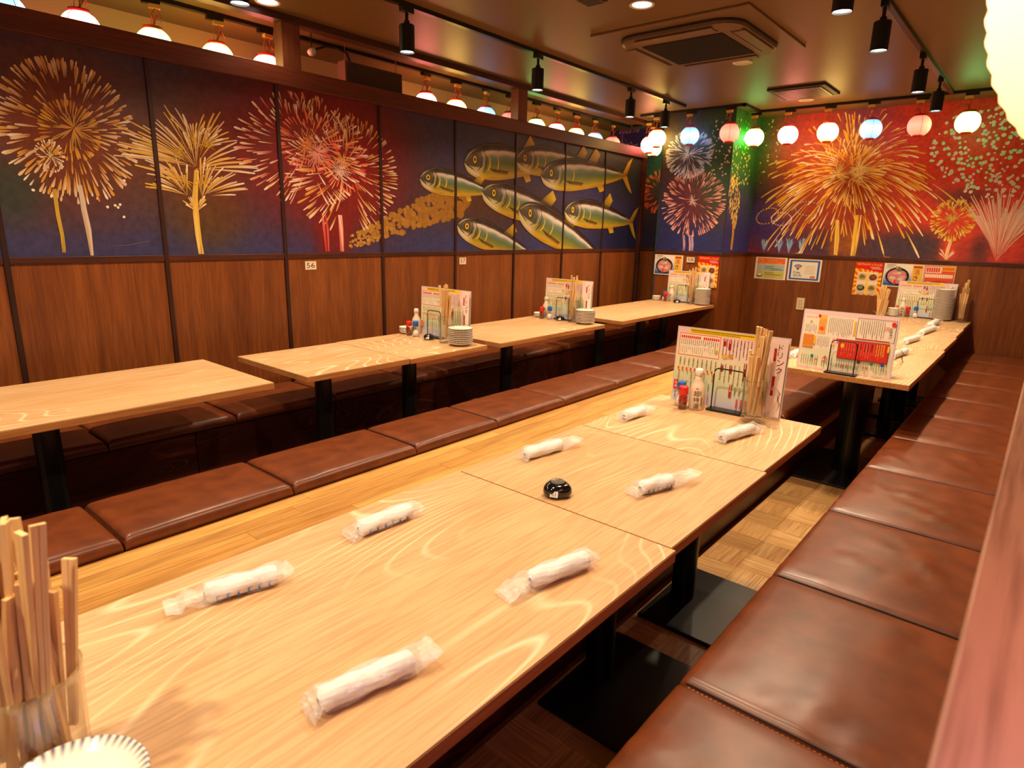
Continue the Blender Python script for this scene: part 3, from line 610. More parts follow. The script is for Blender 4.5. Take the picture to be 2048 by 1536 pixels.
# ================================================================ BENCHES AND PLATFORM
def cushion(lx, ly, h, seed, wr_=1.0):
    r = random.Random(seed); R = .028
    def axis(L):
        a = [0, .15, .35, .6, 1.0]; e = [R*t for t in a]; n = 16; m = [R+(L-2*R)*i/n for i in range(1, n)]
        return e+m+[L-x for x in reversed(e)]
    xs, ys = axis(lx), axis(ly)
    folds = []
    for k in range(int(5*wr_)+1):
        folds.append((r.uniform(.1, .8)*lx, r.choice([r.uniform(.05, .3), r.uniform(.3, .9)])*ly, r.uniform(-.5, .35)+(-.5), r.uniform(.06, .2), r.uniform(.003, .008)*wr_, r.uniform(.008, .016)))
    def z(x, y):
        def ed(q, L):
            d = min(q, L-q)
            if d >= R: return 0
            return R*(1-math.sqrt(max(0, 1-((R-d)/R)**2)))
        zz = h-max(ed(x, lx), ed(y, ly))-.35*min(ed(x, lx), ed(y, ly))
        sx_, sy_ = max(0, math.sin(math.pi*x/lx)), max(0, math.sin(math.pi*y/ly)); zz += .010*(sx_*sy_)**.5
        for (fx, fy, an, ln, am, wd) in folds:
            dx, dy = x-fx, y-fy; a = dx*math.cos(an)+dy*math.sin(an); c = -dx*math.sin(an)+dy*math.cos(an)+a*a*.6
            zz += am*math.exp(-(a/ln)**2)*(math.exp(-(c/wd)**2)-.6*math.exp(-((c-wd*1.6)/wd)**2))*sy_**.3
        return zz
    b = MB(); nx, ny = len(xs), len(ys)
    vs = [(x, y, z(x, y)) for y in ys for x in xs]
    fs = [(j*nx+i, j*nx+i+1, (j+1)*nx+i+1, (j+1)*nx+i) for j in range(ny-1) for i in range(nx-1)]
    ring = [i for i in range(nx)]+[j*nx+nx-1 for j in range(1, ny)]+[(ny-1)*nx+i for i in range(nx-2, -1, -1)]+[j*nx for j in range(ny-2, 0, -1)]
    n = len(vs); vs += [(vs[k][0], vs[k][1], 0) for k in ring]; m = len(ring)
    fs += [(ring[k], n+k, n+(k+1) % m, ring[(k+1) % m]) for k in range(m)]
    fs.append(tuple(n+k for k in range(m-1, -1, -1)))
    b.add(vs, fs); return b
def cushions(x0, x1, ys, z, where, group, wr_=1.0, stitch=False, name='bench_cushion', near='nearest the camera'):
    n = len(ys)-1
    for k in range(n):
        y0, y1 = ys[k]+.003, ys[k+1]-.003; b = cushion(x1-x0, y1-y0, .05, 100+k*7+int(x0*10), wr_*(1.0 if k < 8 else .6))
        lab = ('brown cushion %s, ' % where)+('the one '+near if k == 0 else 'the one at the far end' if k == n-1 else '%s from the camera end' % ORD[k])
        t = thing(name, lab, 'cushion', (x0, y0, z), group=group)
        cv = b.build('leather_cover', LEATH, t, smooth=True)
        q = MB(); q.tube([(.02, .004, .040), (.02+(x1-x0)*.5, .004, .043), (x1-x0-.02, .004, .040)], .0025, 6); q.build('piping', SEAM, cv)
        if stitch and k < 7:
            q = MB(); L = x1-x0-.06; m = 44
            for i in range(m): xx = .03+L*i/m; q.box(xx, xx+L/m*.6, (y1-y0)-.006, (y1-y0)-.003, .036, .0415)
            tag(q.build('stitching', THREAD, cv), kind='stuff')
RS = [-.66, -.01, .65, 1.31, 1.99, 2.655, 3.32, 3.95, 4.58, 5.2, 5.82, 6.42, 7.02, 7.58]
b = MB(); b.box(-.50, .018, -.7, 7.58, Z0, .35); tag(b.build('bench', DARKW, bevel=.004), 'dark wooden bench base along the low partition on the right', 'bench')
cushions(-.535, .015, RS, .35, 'of the right hand bench', 'cushions on the right bench', 1.3, True)
LS = [-.35, .31, .97, 1.63, 2.29, 2.95, 3.61, 4.27, 4.93, 5.59, 6.22, 6.855]
t = thing('bench', 'dark stained wooden bench base under the painted wall', 'bench', (0, 0, 0))
b = MB(); b.box(-3.96, -3.47, -.4, 6.86, Z0, .35); b.build('carcass', DARKW, t)
for k in range(8):
    b = MB(); b.box(-3.47, -3.452, -.4+.9*k+.002, -.4+.9*(k+1)-.002, Z0, .335); b.build('front_panel', DARKW, t, bevel=.002)
cushions(-3.955, -3.43, LS, .35, 'on the wall bench below the painted panels', 'cushions on the wall bench', .5)
# platform
t = thing('raised_platform', 'raised platform of honey coloured planks between the two rows of cushions', 'platform', (0, 0, 0))
b = MB(); b.box(-2.70, -1.12, -.6, 6.86, Z0, .325); b.build('platform_body', DARKW, t)
for row in range(9):
    x0 = -2.29+.083*row; y = -.6-rnd.random()*.6
    if row == 8: x1 = -1.543
    else: x1 = x0+.083
    while y < 6.86:
        L = rnd.uniform(.75, 1.3); a, c = max(y, -.6), min(y+L, 6.86)
        if c-a > .03:
            q = MB(); q.box(0, x1-x0-.0015, 0, c-a-.0015, 0, .025-.0006*rnd.random()); q.build('floor_plank', PLANK, t, (x0, a, .325))
        y += L
b = MB(); b.box(-1.12, -1.085, -.6, 6.86, .10, .125); b.build('nosing_strip', PLANK, t, bevel=.003)
b = MB(); b.box(-2.70, -2.66, -.6, 6.86, .325, .349); b.box(-1.16, -1.12, -.6, 6.86, .325, .349); b.build('edge_strip', TRIM, t)
PSM = [-.60, 0.0, .656, 1.308, 1.995, 2.615, 3.28, 3.94, 4.60, 5.26, 5.9, 6.4, 6.84]
cushions(-2.715, -2.292, PSM, .35, 'on the left edge of the raised platform', 'cushions on the platform left edge', .9)
cushions(-1.54, -1.10, PSM, .35, 'on the right edge of the raised platform', 'cushions on the platform right edge', .8)

# ================================================================ TABLES
def table(x0, x1, y0, y1, col, label, group, base=(.5, .5), bx=None, base_by=None, rcol=.05, tz=.70):
    cx, cy = (x0+x1)/2, (y0+y1)/2; t = thing('dining_table', label, 'table', (cx, cy, Z0), group=group)
    q = MB(); q.box(x0-cx+.0015, x1-cx-.0015, y0-cy+.001, y1-cy-.001, tz-Z0-.003, tz-Z0); q.build('laminate_top', OAK, t)
    q = MB(); q.box(x0-cx, x1-cx, y0-cy, y1-cy, tz-Z0-.032, tz-Z0-.0025); q.build('tabletop', OAKE, t, bevel=.0015)
    for i, yy in enumerate(col):
        xc = (bx if bx is not None else cx); yb = base_by[i] if base_by else yy
        q = MB(); q.lathe([(rcol, .0), (rcol, tz-Z0-.035)], 28); q.build('column', BLACK, t, (xc-cx, yy-cy, .0), smooth=False)
        q = MB(); q.box(-.13, .13, -.13, .13, 0, .008); q.build('mounting_plate', BLACK, t, (xc-cx, yy-cy, tz-Z0-.042))
        bxx = max(min(xc, 9), -9)
        q = MB(); q.box(-base[0]/2, base[0]/2, -base[1]/2, base[1]/2, 0.005, .022); q.build('base_plate', BASEM, t, (bxx-cx if bx is None or bx < -2 else -.85-cx, yb-cy, 0), bevel=.006)
        return t
G1, G2, G3 = 'tables along the painted wall', 'tables in the near middle row', 'tables in the far right row'
table(-3.65, -2.865, .05, 1.565, [.684, 1.05], 'long light oak table nearest on the left along the painted wall', G1, (.42, .3), bx=-3.22)
table(-3.60, -2.855, 1.745, 2.437, [2.07], 'oak table left of its joined neighbour, bare, along the painted wall', G1, (.42, .42), bx=-3.22)
table(-3.615, -2.845, 2.44, 3.118, [2.742], 'oak table along the painted wall with the nearest condiments and plates', G1, (.42, .42), bx=-3.22)
table(-3.575, -2.83, 3.237, 4.587, [3.756, 4.09], 'long oak table along the painted wall holding the middle condiment set', G1, (.42, .3), bx=-3.22)
table(-3.57, -2.83, 4.87, 5.54, [5.126], 'oak table nearest the camera of the three joined before the pillar', G1, (.42, .42), bx=-3.22)
table(-3.572, -2.826, 5.543, 6.20, [5.92], 'middle oak table of the three joined before the pillar', G1, (.42, .42), bx=-3.22)
table(-3.57, -2.82, 6.203, 6.855, [6.43], 'oak table against the pillar below the number 58 card', G1, (.42, .42), bx=-3.22)
table(-1.372, -.598, -.10, 1.37, [.64], 'long oak table nearest the camera with four wrapped towels', G2, (.46, .70), bx=-1.0)
table(-1.365, -.612, 1.374, 2.074, [1.72], 'oak table in the middle of the near row with black call button', G2, (.46, .52), bx=-1.0)
table(-1.36, -.624, 2.078, 2.77, [2.40], 'oak table at the far end of the near row below the drinks menu', G2, (.46, .52), bx=-1.0)
table(-1.20, -.482, 3.93, 5.376, [4.62], 'long oak table of the far right row with the red menu at its edge', G3, (.50, .74), bx=-.86, rcol=.08)
table(-1.20, -.494, 5.38, 6.20, [5.9], 'oak table in the far right row with one wrapped towel behind the red menu', G3, (.50, .5), bx=-.86)
table(-1.20, -.506, 6.204, 6.85, [6.55], 'second oak table from the back wall in the far right row', G3, (.50, .5), bx=-.86)
table(-1.20, -.515, 6.854, 7.60, [7.2], 'oak table against the back wall with the tall stack of plates', G3, (.50, .5), bx=-.86)

# ================================================================ TABLEWARE
TZ = .7005
def mug_mesh():
    b = MB(); b.lathe([(.043, 0), (.048, .006), (.049, .03), (.052, .18), (.0535, .186), (.050, .186), (.0485, .16), (.045, .035), (.043, .028), (.0, .026)], 32)
    return b
MUG = mug_mesh().mesh('glass_body', GLASS, True)
b = MB(); b.tube([(.048, 0, .155), (.075, 0, .163), (.098, 0, .14), (.100, 0, .10), (.086, 0, .06), (.05, 0, .038)], [.009, .010, .010, .010, .010, .009], 10); HAND = b.mesh('handle', GLASS, True)
b = MB(); L = .24
vs = []
for z, w, d in ((0, .0050, .0030), (L, .0086, .0036)):
    vs += [(-w, -d, z), (-.0004, -d, z), (0, -d*.35, z), (.0004, -d, z), (w, -d, z), (w, d, z), (.0004, d, z), (0, d*.35, z), (-.0004, d, z), (-w, d, z)]
b.add(vs, [(i, (i+1) % 10, 10+(i+1) % 10, 10+i) for i in range(10)]+[tuple(range(9, -1, -1)), tuple(range(10, 20))]); STICK = b.mesh('chopsticks', CHOP)
def mug(x, y, label, rz=0, handle=True):
    t = thing('glass_jug', 'glass jug '+label, 'glass', (x, y, TZ), rz, 'glass jugs holding chopsticks'); link('glass_body', MUG, t)
    if handle: link('handle', HAND, t)
    return t
def sticks(x, y, n, where, seed, spread=.036, high=.25, lo=0.0, R=.05):
    r = random.Random(seed); seq = []
    order = []
    for i in range(n):
        rr_ = spread*math.sqrt((i+.5)/n); a = i*2.39996; px, py = rr_*math.cos(a), rr_*math.sin(a)
        q_ = r.random(); up = lo+(.03+r.random()*.02 if q_ > high+.28 else .065+r.random()*.035 if q_ > high else .12+r.random()*.05)
        lean = .13*rr_/spread; tx = r.uniform(-.014, .014); ty = r.uniform(-.014, .014)
        order.append((up, px, py, a, lean, tx, ty))
    top = max(order)[0]
    for (up, px, py, a, lean, tx, ty) in order:
        o = link('chopsticks', STICK, None, (x+px*.55, y+py*.55, TZ+up), rot=(-lean*math.sin(a)+tx, lean*math.cos(a)+ty, r.uniform(0, 3.14)))
        tag(o, ('tallest' if up == top else 'one of the')+' pale chopsticks in the jug '+where, 'chopsticks', 'chopsticks in the jug '+where)
def plate_mesh(R, h, ticks, seg=72, line=False):
    cream = (244, 234, 216); navy = (58, 56, 96)
    prof = [(R*.5, 0), (R*.52, .004), (R*.62, .006), (R*.9, h*.72), (R, h), (R*1.0, h+.002), (R*.985, h+.0035), (R*.95, h+.0025), (R*.82, h*.72), (R*.6, .010), (0, .009)]
    def cf(i, j):
        if line and j in (3, 4): return (186, 160, 132)
        if ticks and j in ((6, 7) if line else (5, 6, 7)) and i % ticks == 0: return navy
        if ticks and j in (4,) and i % ticks == 0: return (206, 190, 176)
        return cream
    b = MB(); b.lathe(prof, seg, colf=cf); return b
PLB = plate_mesh(.084, .020, 3, 72, True).mesh('small_plate', CERAM, True); PLS = plate_mesh(.050, .014, 0, 32).mesh('sauce_dish', CERAM, True)
def stack(x, y, n, big, where):
    me = PLB if big else PLS; p = .0122 if big else .011; nm = 'small_plate' if big else 'sauce_dish'; w = 'cream side plate' if big else 'small cream sauce dish'
    for k in range(n):
        jx = rnd.uniform(-.002, .002); o = link(nm, me, None, (x+jx, y+jx*.5, TZ+k*p), rnd.random()*6)
        pos = 'topmost of' if k == n-1 else 'lowest of' if k == 0 else 'within'
        tag(o, '%s, %s the stack %s' % (w, pos, where), 'plate' if big else 'dish', '%s in the stack %s' % ('plates' if big else 'dishes', where))
# near stack of larger plates lower left
# bottles
def lathe_mesh(name, prof, m, seg=20, smooth=True): b = MB(); b.lathe(prof, seg); return b.mesh(name, m, smooth)
SOYC = mat('soy_bottle_label_cream', (236, 214, 186), .35)
soy = dict(body=lathe_mesh('bottle_body', [(.030, 0), (.033, .005), (.033, .09), (.028, .115), (.016, .135), (.015, .158), (0, .158)], SOYC, 28), cap=lathe_mesh('bottle_cap', [(.0155, 0), (.019, .003), (.0165, .028), (.012, .031), (0, .031)], WHITEP))
fl = Flat()
def wrap(fl, r):     # bend a flat print around a bottle of radius r
    b = MB()
    for v, c in zip(fl.v, fl.c):
        a = -math.pi/2+v[0]/r; rr_ = r-v[1]; b.v.append((rr_*math.cos(a), rr_*math.sin(a), v[2])); b.c.append(c)
    b.f = fl.f; b.mi = fl.mi; return b
fl.vtext('超特選', -.014, .092, .027, (30, 20, 16)); fl.rects([(.020, .024, .02, .06), (-.006, .004, .098, .102), (.014, .017, .07, .09)], (120, 80, 60))
soyl = wrap(fl, .0335).mesh('label_print', PRINT)
redb = dict(body=lathe_mesh('bottle_body', [(.018, 0), (.020, .004), (.020, .062), (.016, .07), (0, .07)], GLASS, 24), fill=lathe_mesh('spice_filling', [(.0, .003), (.0175, .003), (.0175, .035), (0, .036)], SPICE), cap=lathe_mesh('bottle_cap', [(.0185, 0), (.0215, .002), (.0215, .034), (.019, .038), (0, .038)], REDP, 24))
fl = Flat(); fl.rect(-.020, .022, .028, .066, (206, 44, 30)); fl.vtext('七味', 0.0, .062, .019, (30, 16, 12)); fl.text('とうがらし', -.018, .008, .012, .05, (40, 20, 14), False)
redl = wrap(fl, .0203).mesh('label_print', PRINT)
blueb = dict(body=lathe_mesh('bottle_body', [(.024, 0), (.027, .006), (.022, .035), (.014, .06), (.014, .078), (0, .078)], GLASS, 24), fill=lathe_mesh('salt_filling', [(.0, .003), (.0235, .005), (.0215, .028), (.015, .046), (0, .05)], SALT), cap=lathe_mesh('bottle_cap', [(.0175, 0), (.020, .002), (.019, .036), (.017, .039), (0, .039)], BLUEP, 24))
def bottle(kind, x, y, where, rz=0):
    if kind == 'soy':
        t = thing('soy_sauce_bottle', 'cream soy sauce bottle with white cap '+where, 'bottle', (x, y, TZ), rz, 'soy sauce bottles'); link('bottle_body', soy['body'], t); link('label_print', soyl, t); link('bottle_cap', soy['cap'], t, (0, 0, .156))
    elif kind == 'red':
        t = thing('chilli_shaker', 'small red capped chilli pepper shaker '+where, 'shaker', (x, y, TZ), rz, 'red capped shakers'); link('bottle_body', redb['body'], t); link('spice_filling', redb['fill'], t); link('label_print', redl, t); link('bottle_cap', redb['cap'], t, (0, 0, .068))
    else:
        t = thing('salt_shaker', 'small blue capped glass salt shaker '+where, 'shaker', (x, y, TZ), rz, 'blue capped shakers'); link('bottle_body', blueb['body'], t); link('salt_filling', blueb['fill'], t); link('bottle_cap', blueb['cap'], t, (0, 0, .074))
b = MB(); b.box(-.085, .085, -.028, .028, 0, .009); STB = b.mesh('stand_base', BLACK)
b = MB(); P = [(-.068, 0, .008), (-.068, 0, .165), (-.066, 0, .181), (-.06, 0, .190), (-.05, 0, .194), (.05, 0, .194), (.06, 0, .190), (.066, 0, .181), (.068, 0, .165), (.068, 0, .008)]; b.tube(P, .0032, 8); STW = b.mesh('wire_frame', BLACK)
def stand(x, y, where, rz=0):
    t = thing('menu_stand', 'black wire menu stand '+where, 'stand', (x, y, TZ), rz, 'black wire menu stands'); link('stand_base', STB, t, bevel=.002); link('wire_frame', STW, t, (0, -.008, 0))
def pager(x, y, where, rz, big=1.0, num='51'):
    t = thing('call_button', 'rounded black call button '+where, 'call button', (x, y, TZ), rz, 'black call buttons'); b = MB()
    n = 36; prof = [(.62, 0), (.92, .006), (1.0, .016), (.96, .027), (.80, .037), (.55, .042), (0, .0435)]; vs = []
    for (k, z) in prof:
        for i in range(n): a = 6.2832*i/n; r = .043*k*(1+.07*math.cos(3*a))*big; vs.append((r*math.cos(a), r*math.sin(a), z*big))
    b.add(vs, [(j*n+i, j*n+(i+1) % n, (j+1)*n+(i+1) % n, (j+1)*n+i) for j in range(len(prof)-1) for i in range(n)]+[tuple(range(n-1, -1, -1))]); b.build('shell', BLACKG, t, smooth=True)
    q = MB(); q.lathe([(.020*big, .040*big), (.021*big, .0452*big), (.018*big, .0455*big), (.017*big, .044*big), (0, .0445*big)], 28); q.build('push_button', mat('grey_ring_plastic', (96, 88, 80), .3), t, smooth=True)
    f = Flat(); f.rect(-.012, .012, -.009, .009, (230, 226, 216)); f.text(num, -.007, -.006, .014, .011, (20, 20, 20)); o = f.build('number_label', PRINT, t, (.008, -.040*big, .018*big), rot=(-.25, 0, .2))
# ---- the two menus
def base_sheet(f, W_, H_, c): 
    f.box(-.001, W_+.001, 0, .0015, -.001, H_+.001, (226, 214, 206)); f.rect(.006, W_-.006, .006, H_-.006, c)
def menu_drinks():
    f = Flat(); W_, H_ = .505, .352
    f.box(0, W_, 0, .0015, 0, H_, (214, 204, 200)); y = f.yl()
    n = 24
    for k in range(n):      # pink at the top turning to pale green and lilac at the bottom
        t = k/(n-1); c = [(246, 204, 204), (250, 228, 216), (238, 238, 190), (216, 226, 190), (214, 212, 232)]; q = t*4; i = min(3, int(q)); w = q-i; cc = [c[i][m]*(1-w)+c[i+1][m]*w for m in range(3)]
        z1 = H_-.005-(H_-.010)*k/n; f.add([(.005, y, z1-(H_-.010)/n), (W_-.005, y, z1-(H_-.010)/n), (W_-.005, y, z1), (.005, y, z1)], [(0, 1, 2, 3)], tuple(cc))
    f.rect(.06, .395, .326, .346, (252, 216, 20)); f.rects([(.065+i*.008, .065+i*.008+.006, .337, .3425) for i in range(36)]+[(.07+i*.008, .07+i*.008+.005, .3295, .334) for i in range(28)], (120, 90, 10))
    f.rect(.016, .206, .222, .32, (252, 238, 214)); f.frame(.014, .208, .22, .322, .003, (240, 120, 20))
    f.rects([(.022+i*.0095, .029+i*.0095, .300, .312) for i in range(10)]+[(.128+i*.0095, .135+i*.0095, .300, .312) for i in range(8)], (226, 50, 40))
    f.cols(.020, .200, .268, .296, 19, (90, 50, 40), .16); f.cols(.020, .200, .228, .262, 19, (150, 110, 90), .12, .2)
    f.cols(.215, .40, .225, .318, 12, (110, 70, 60), .14); f.cols(.215, .40, .232, .26, 12, (190, 130, 110), .1, .1)
    for (x, z0, z1) in ((.222, .285, .315), (.246, .27, .312), (.222, .17, .20), (.262, .165, .20), (.325, .14, .22), (.272, .055, .115), (.44, .265, .30), (.455, .13, .2), (.445, .08, .12)):
        f.rect(x, x+.012, z0, z1, (176, 30, 24)); f.cols(x+.001, x+.011, z0+.002, z1-.002, 1, (250, 220, 200), .3, 0)
    f.disc(.195, .255, .010, .007, (190, 206, 60)); f.disc(.235, .24, .016, .008, (240, 190, 60), jit=.4); f.disc(.262, .243, .012, .007, (226, 140, 60), jit=.4)
    f.cols(.02, .21, .168, .21, 9, (120, 100, 80), .12); f.rects([(.022+i*.020, .029+i*.020, .152, .164) for i in range(9)], (230, 60, 40)); f.cols(.020, .203, .108, .150, 9, (206, 120, 40), .18, .1)
    f.cols(.215, .42, .11, .205, 10, (120, 90, 70), .11); f.cols(.02, .21, .058, .102, 9, (100, 110, 70), .12); f.cols(.03, .21, .01, .052, 9, (206, 110, 50), .14, .2)
    f.rects([(.31+i*.019, .317+i*.019, .014, .056) for i in range(7)], (226, 90, 70)); f.cols(.29, .43, .064, .108, 7, (90, 60, 50), .13)
    for i in range(6): f.disc(.30+i*.019, .10, .005, .008, [(150, 160, 70), (200, 170, 90), (206, 140, 80)][i % 3])
    f.rect(.012, .034, .055, .10, (222, 40, 30)); f.vtext('名高', .016, .096, .016, (250, 230, 220)); f.cols(.016, .03, .012, .045, 1, (70, 60, 60), .2, 0)
    f.rect(.434, .500, .006, .346, (250, 226, 216)); f.vtext('ドリンク', .462, .325, .030, (120, 24, 16)); f.rect(.446, .457, .25, .305, (190, 40, 30)); f.rect(.452, .464, .10, .185, (176, 30, 24)); f.cols(.44, .45, .11, .24, 2, (150, 80, 60), .15)
    return f.mesh('printed_sheet', LAMI)
def menu_food():
    f = Flat(); W_, H_ = .505, .352; f.box(0, W_, 0, .0015, 0, H_, (214, 204, 200)); f.rect(.005, W_-.005, .005, H_-.005, (248, 206, 202)); f.rect(.012, W_-.012, .012, .322, (250, 232, 206)); f.rect(.012, W_-.012, .012, .125, (232, 226, 190))
    f.text('おすすめ', .02, .3, .06, .028, (236, 110, 20)); f.disc(.05, .28, .016, .012, (250, 236, 200)); f.text('金', .042, .272, .016, .016, (150, 90, 20)); f.cols(.02, .085, .215, .262, 7, (120, 80, 60), .15)
    f.rect(.092, .135, .215, .325, (244, 190, 90)); f.cols(.094, .132, .22, .30, 4, (226, 80, 30), .2); f.disc(.112, .245, .012, .012, (236, 90, 60)); f.disc(.092, .318, .008, .009, (226, 40, 40))
    f.cols(.145, .275, .21, .315, 14, (90, 60, 50), .14); f.cols(.145, .275, .215, .245, 14, (160, 120, 100), .12, .1); f.rect(.282, .292, .225, .305, (240, 180, 30))
    f.frame(.298, .492, .205, .328, .0018, (60, 30, 20)); f.cols(.31, .44, .215, .318, 12, (110, 70, 60), .14); f.rects([(.30, .47, .207, .212)], (226, 50, 40)); f.disc(.478, .308, .011, .013, (226, 44, 36)); f.vtext('新鮮揚げ', .463, .29, .015, (50, 24, 16)); f.text('肉', .44, .27, .024, .024, (220, 110, 90))
    f.rect(.018, .078, .13, .205, (240, 150, 60)); f.cols(.020, .076, .135, .2, 7, (170, 70, 20), .15); f.rect(.080, .090, .15, .2, (240, 190, 40)); f.cols(.096, .165, .13, .2, 8, (110, 70, 60), .14)
    f.vtext('鉄板焼', .180, .2, .018, (236, 130, 20)); f.disc(.207, .19, .008, .009, (226, 40, 110))
    f.rect(.216, .475, .088, .196, (216, 44, 28)); f.frame(.215, .476, .087, .197, .0018, (90, 16, 10)); f.cols(.23, .46, .10, .185, 18, (250, 150, 110), .10); f.cols(.31, .40, .14, .185, 5, (40, 16, 12), .14); f.cols(.41, .455, .12, .19, 4, (244, 190, 30), .22); f.disc(.238, .16, .009, .013, (246, 206, 30)); f.rect(.468, .478, .15, .185, (246, 200, 40))
    f.cols(.02, .12, .02, .082, 8, (90, 80, 60), .14); f.cols(.135, .20, .02, .08, 5, (90, 80, 60), .14); f.cols(.215, .33, .02, .08, 9, (90, 80, 60), .14); f.cols(.345, .39, .02, .08, 4, (90, 80, 60), .14); f.cols(.41, .485, .02, .08, 6, (90, 80, 60), .14)
    for (x, c) in ((.083, (20, 140, 120)), (.155, (230, 90, 60)), (.335, (120, 40, 24)), (.40, (30, 140, 80)), (.455, (60, 70, 170))): f.disc(x, .078, .0085, .011, c)
    f.rects([(x, x+.006, z, z+.010) for (x, z) in ((.10, .055), (.108, .055), (.145, .05), (.245, .04), (.253, .04), (.275, .045), (.36, .045), (.372, .045), (.38, .045))], (226, 60, 40))
    return f.mesh('printed_sheet', LAMI)
MD, MF = menu_drinks(), menu_food()
def menu(me, x0, y, where, rz=0, lean=-.05, kind='laminated pink drinks menu sheet'):
    t = thing('menu_sheet', kind+' '+where, 'menu', (x0, y, TZ+.001), group='laminated menus'); o = link('printed_sheet', me, t, rot=(lean, 0, rz))
# ---- middle near set
w = 'on the near middle row'
menu(MD, -1.290, 2.724, 'behind the black stand on the near middle row', .04)
stand(-1.003, 2.690, w, .04)
bottle('salt', -1.205, 2.648, w); bottle('red', -1.172, 2.600, w, .5); bottle('soy', -1.128, 2.648, w, .4)
mug(-.866, 2.632, 'with a handle full of chopsticks on the near middle row', -.15); sticks(-.866, 2.632, 36, 'on the near middle row', 11, .056, high=.34)
pager(*onZ(1114, 990, .70), 'alone in the middle of the near tables', .2)
# ---- food menu set on far row
menu(MF, -1.092, 3.997, 'with a red box, on the far right row', .0, -.05, 'laminated food menu sheet')
stand(-.835, 3.958, 'before the red food menu on the far right row'); mug(-.66, 4.10, 'mostly hidden behind the red food menu', -.1); sticks(-.66, 4.10, 6, 'behind the red food menu', 5, high=0, lo=-.025)
mug(-1.02, 5.90, 'standing alone behind the red food menu', 0, False); sticks(-1.02, 5.90, 22, 'standing alone behind the red food menu', 12, .046, .3)
# ---- sets on left row
for (w, xm, ym, mx, my, px, py, dx, dy, pgx, pgy, nb, ns, seed, dsx) in (
    ('nearest on the wall side row', -3.50, 3.10, -3.112, 2.985, -2.970, 2.985, -3.585, 3.03, -3.279, 2.985, 9, 4, 21, -3.30),
    ('in the middle of the wall side row', -3.478, 4.580, -3.112, 4.505, -2.972, 4.49, -3.50, 4.53, -3.24, 4.50, 9, 3, 22, -3.24),
    ('before the pillar', -3.40, 6.835, -3.055, 6.74, -2.912, 6.72, -3.50, 6.78, -3.20, 6.70, 14, 4, 23, -3.18)):
    menu(MD, xm, ym, w, 0, -.03); stand(dsx, ym-.045, w)
    mug(mx, my, 'of chopsticks '+w, 0, False); sticks(mx, my, 20, w, seed, .048, high=.4)
    stack(px, py, nb, True, w); stack(dx, dy, ns, False, w); pager(pgx, pgy-.005, w, .3, .9, '5')
x = -3.585+.085
bottle('soy', -3.53+.01, 3.075, 'nearest on the wall side row'); bottle('red', -3.50, 2.985, 'nearest on the wall side row'); bottle('salt', -3.43, 2.99, 'nearest on the wall side row')
bottle('soy', -3.435, 4.545, 'in the middle of the wall side row'); bottle('red', -3.42, 4.465, 'in the middle of the wall side row'); bottle('salt', -3.345, 4.48, 'in the middle of the wall side row')
bottle('salt', -3.405, 6.78, 'before the pillar'); bottle('red', -3.365, 6.735, 'before the pillar'); bottle('soy', -3.308, 6.765, 'before the pillar')
# ---- back wall set
w = 'against the back wall'
menu(MD, -1.18, 7.565, w, 0, -.02); stand(-.905, 7.50, w); bottle('soy', -1.10, 7.50, w); bottle('red', -1.045, 7.46, w); bottle('salt', -.975, 7.45, w)
stack(-1.165, 7.42, 7, False, w); stack(-.755, 7.44, 24, True, w); mug(-.59, 7.44, 'of chopsticks '+w, 0, False); sticks(-.59, 7.44, 20, w, 31, high=.4)
# ---- near foreground jug and plates
NX, NY = -.945, .135
mug(NX, NY, 'of chopsticks nearest the camera', 0, False).scale = (1.22, 1.22, 1.0); sticks(NX, NY, 46, 'nearest the camera', 41, .080, .36)
bigp = plate_mesh(.086, .022, 2, 96).mesh('side_plate', CERAM, True)
for k in range(8): tag(link('side_plate', bigp, None, (-.795, .134, TZ+k*.0115), k), 'blue ticked side plate, %s the stack in the bottom left corner' % ('lowest of' if k == 0 else 'topmost of' if k == 7 else 'within'), 'plate', 'side plates in the near stack')
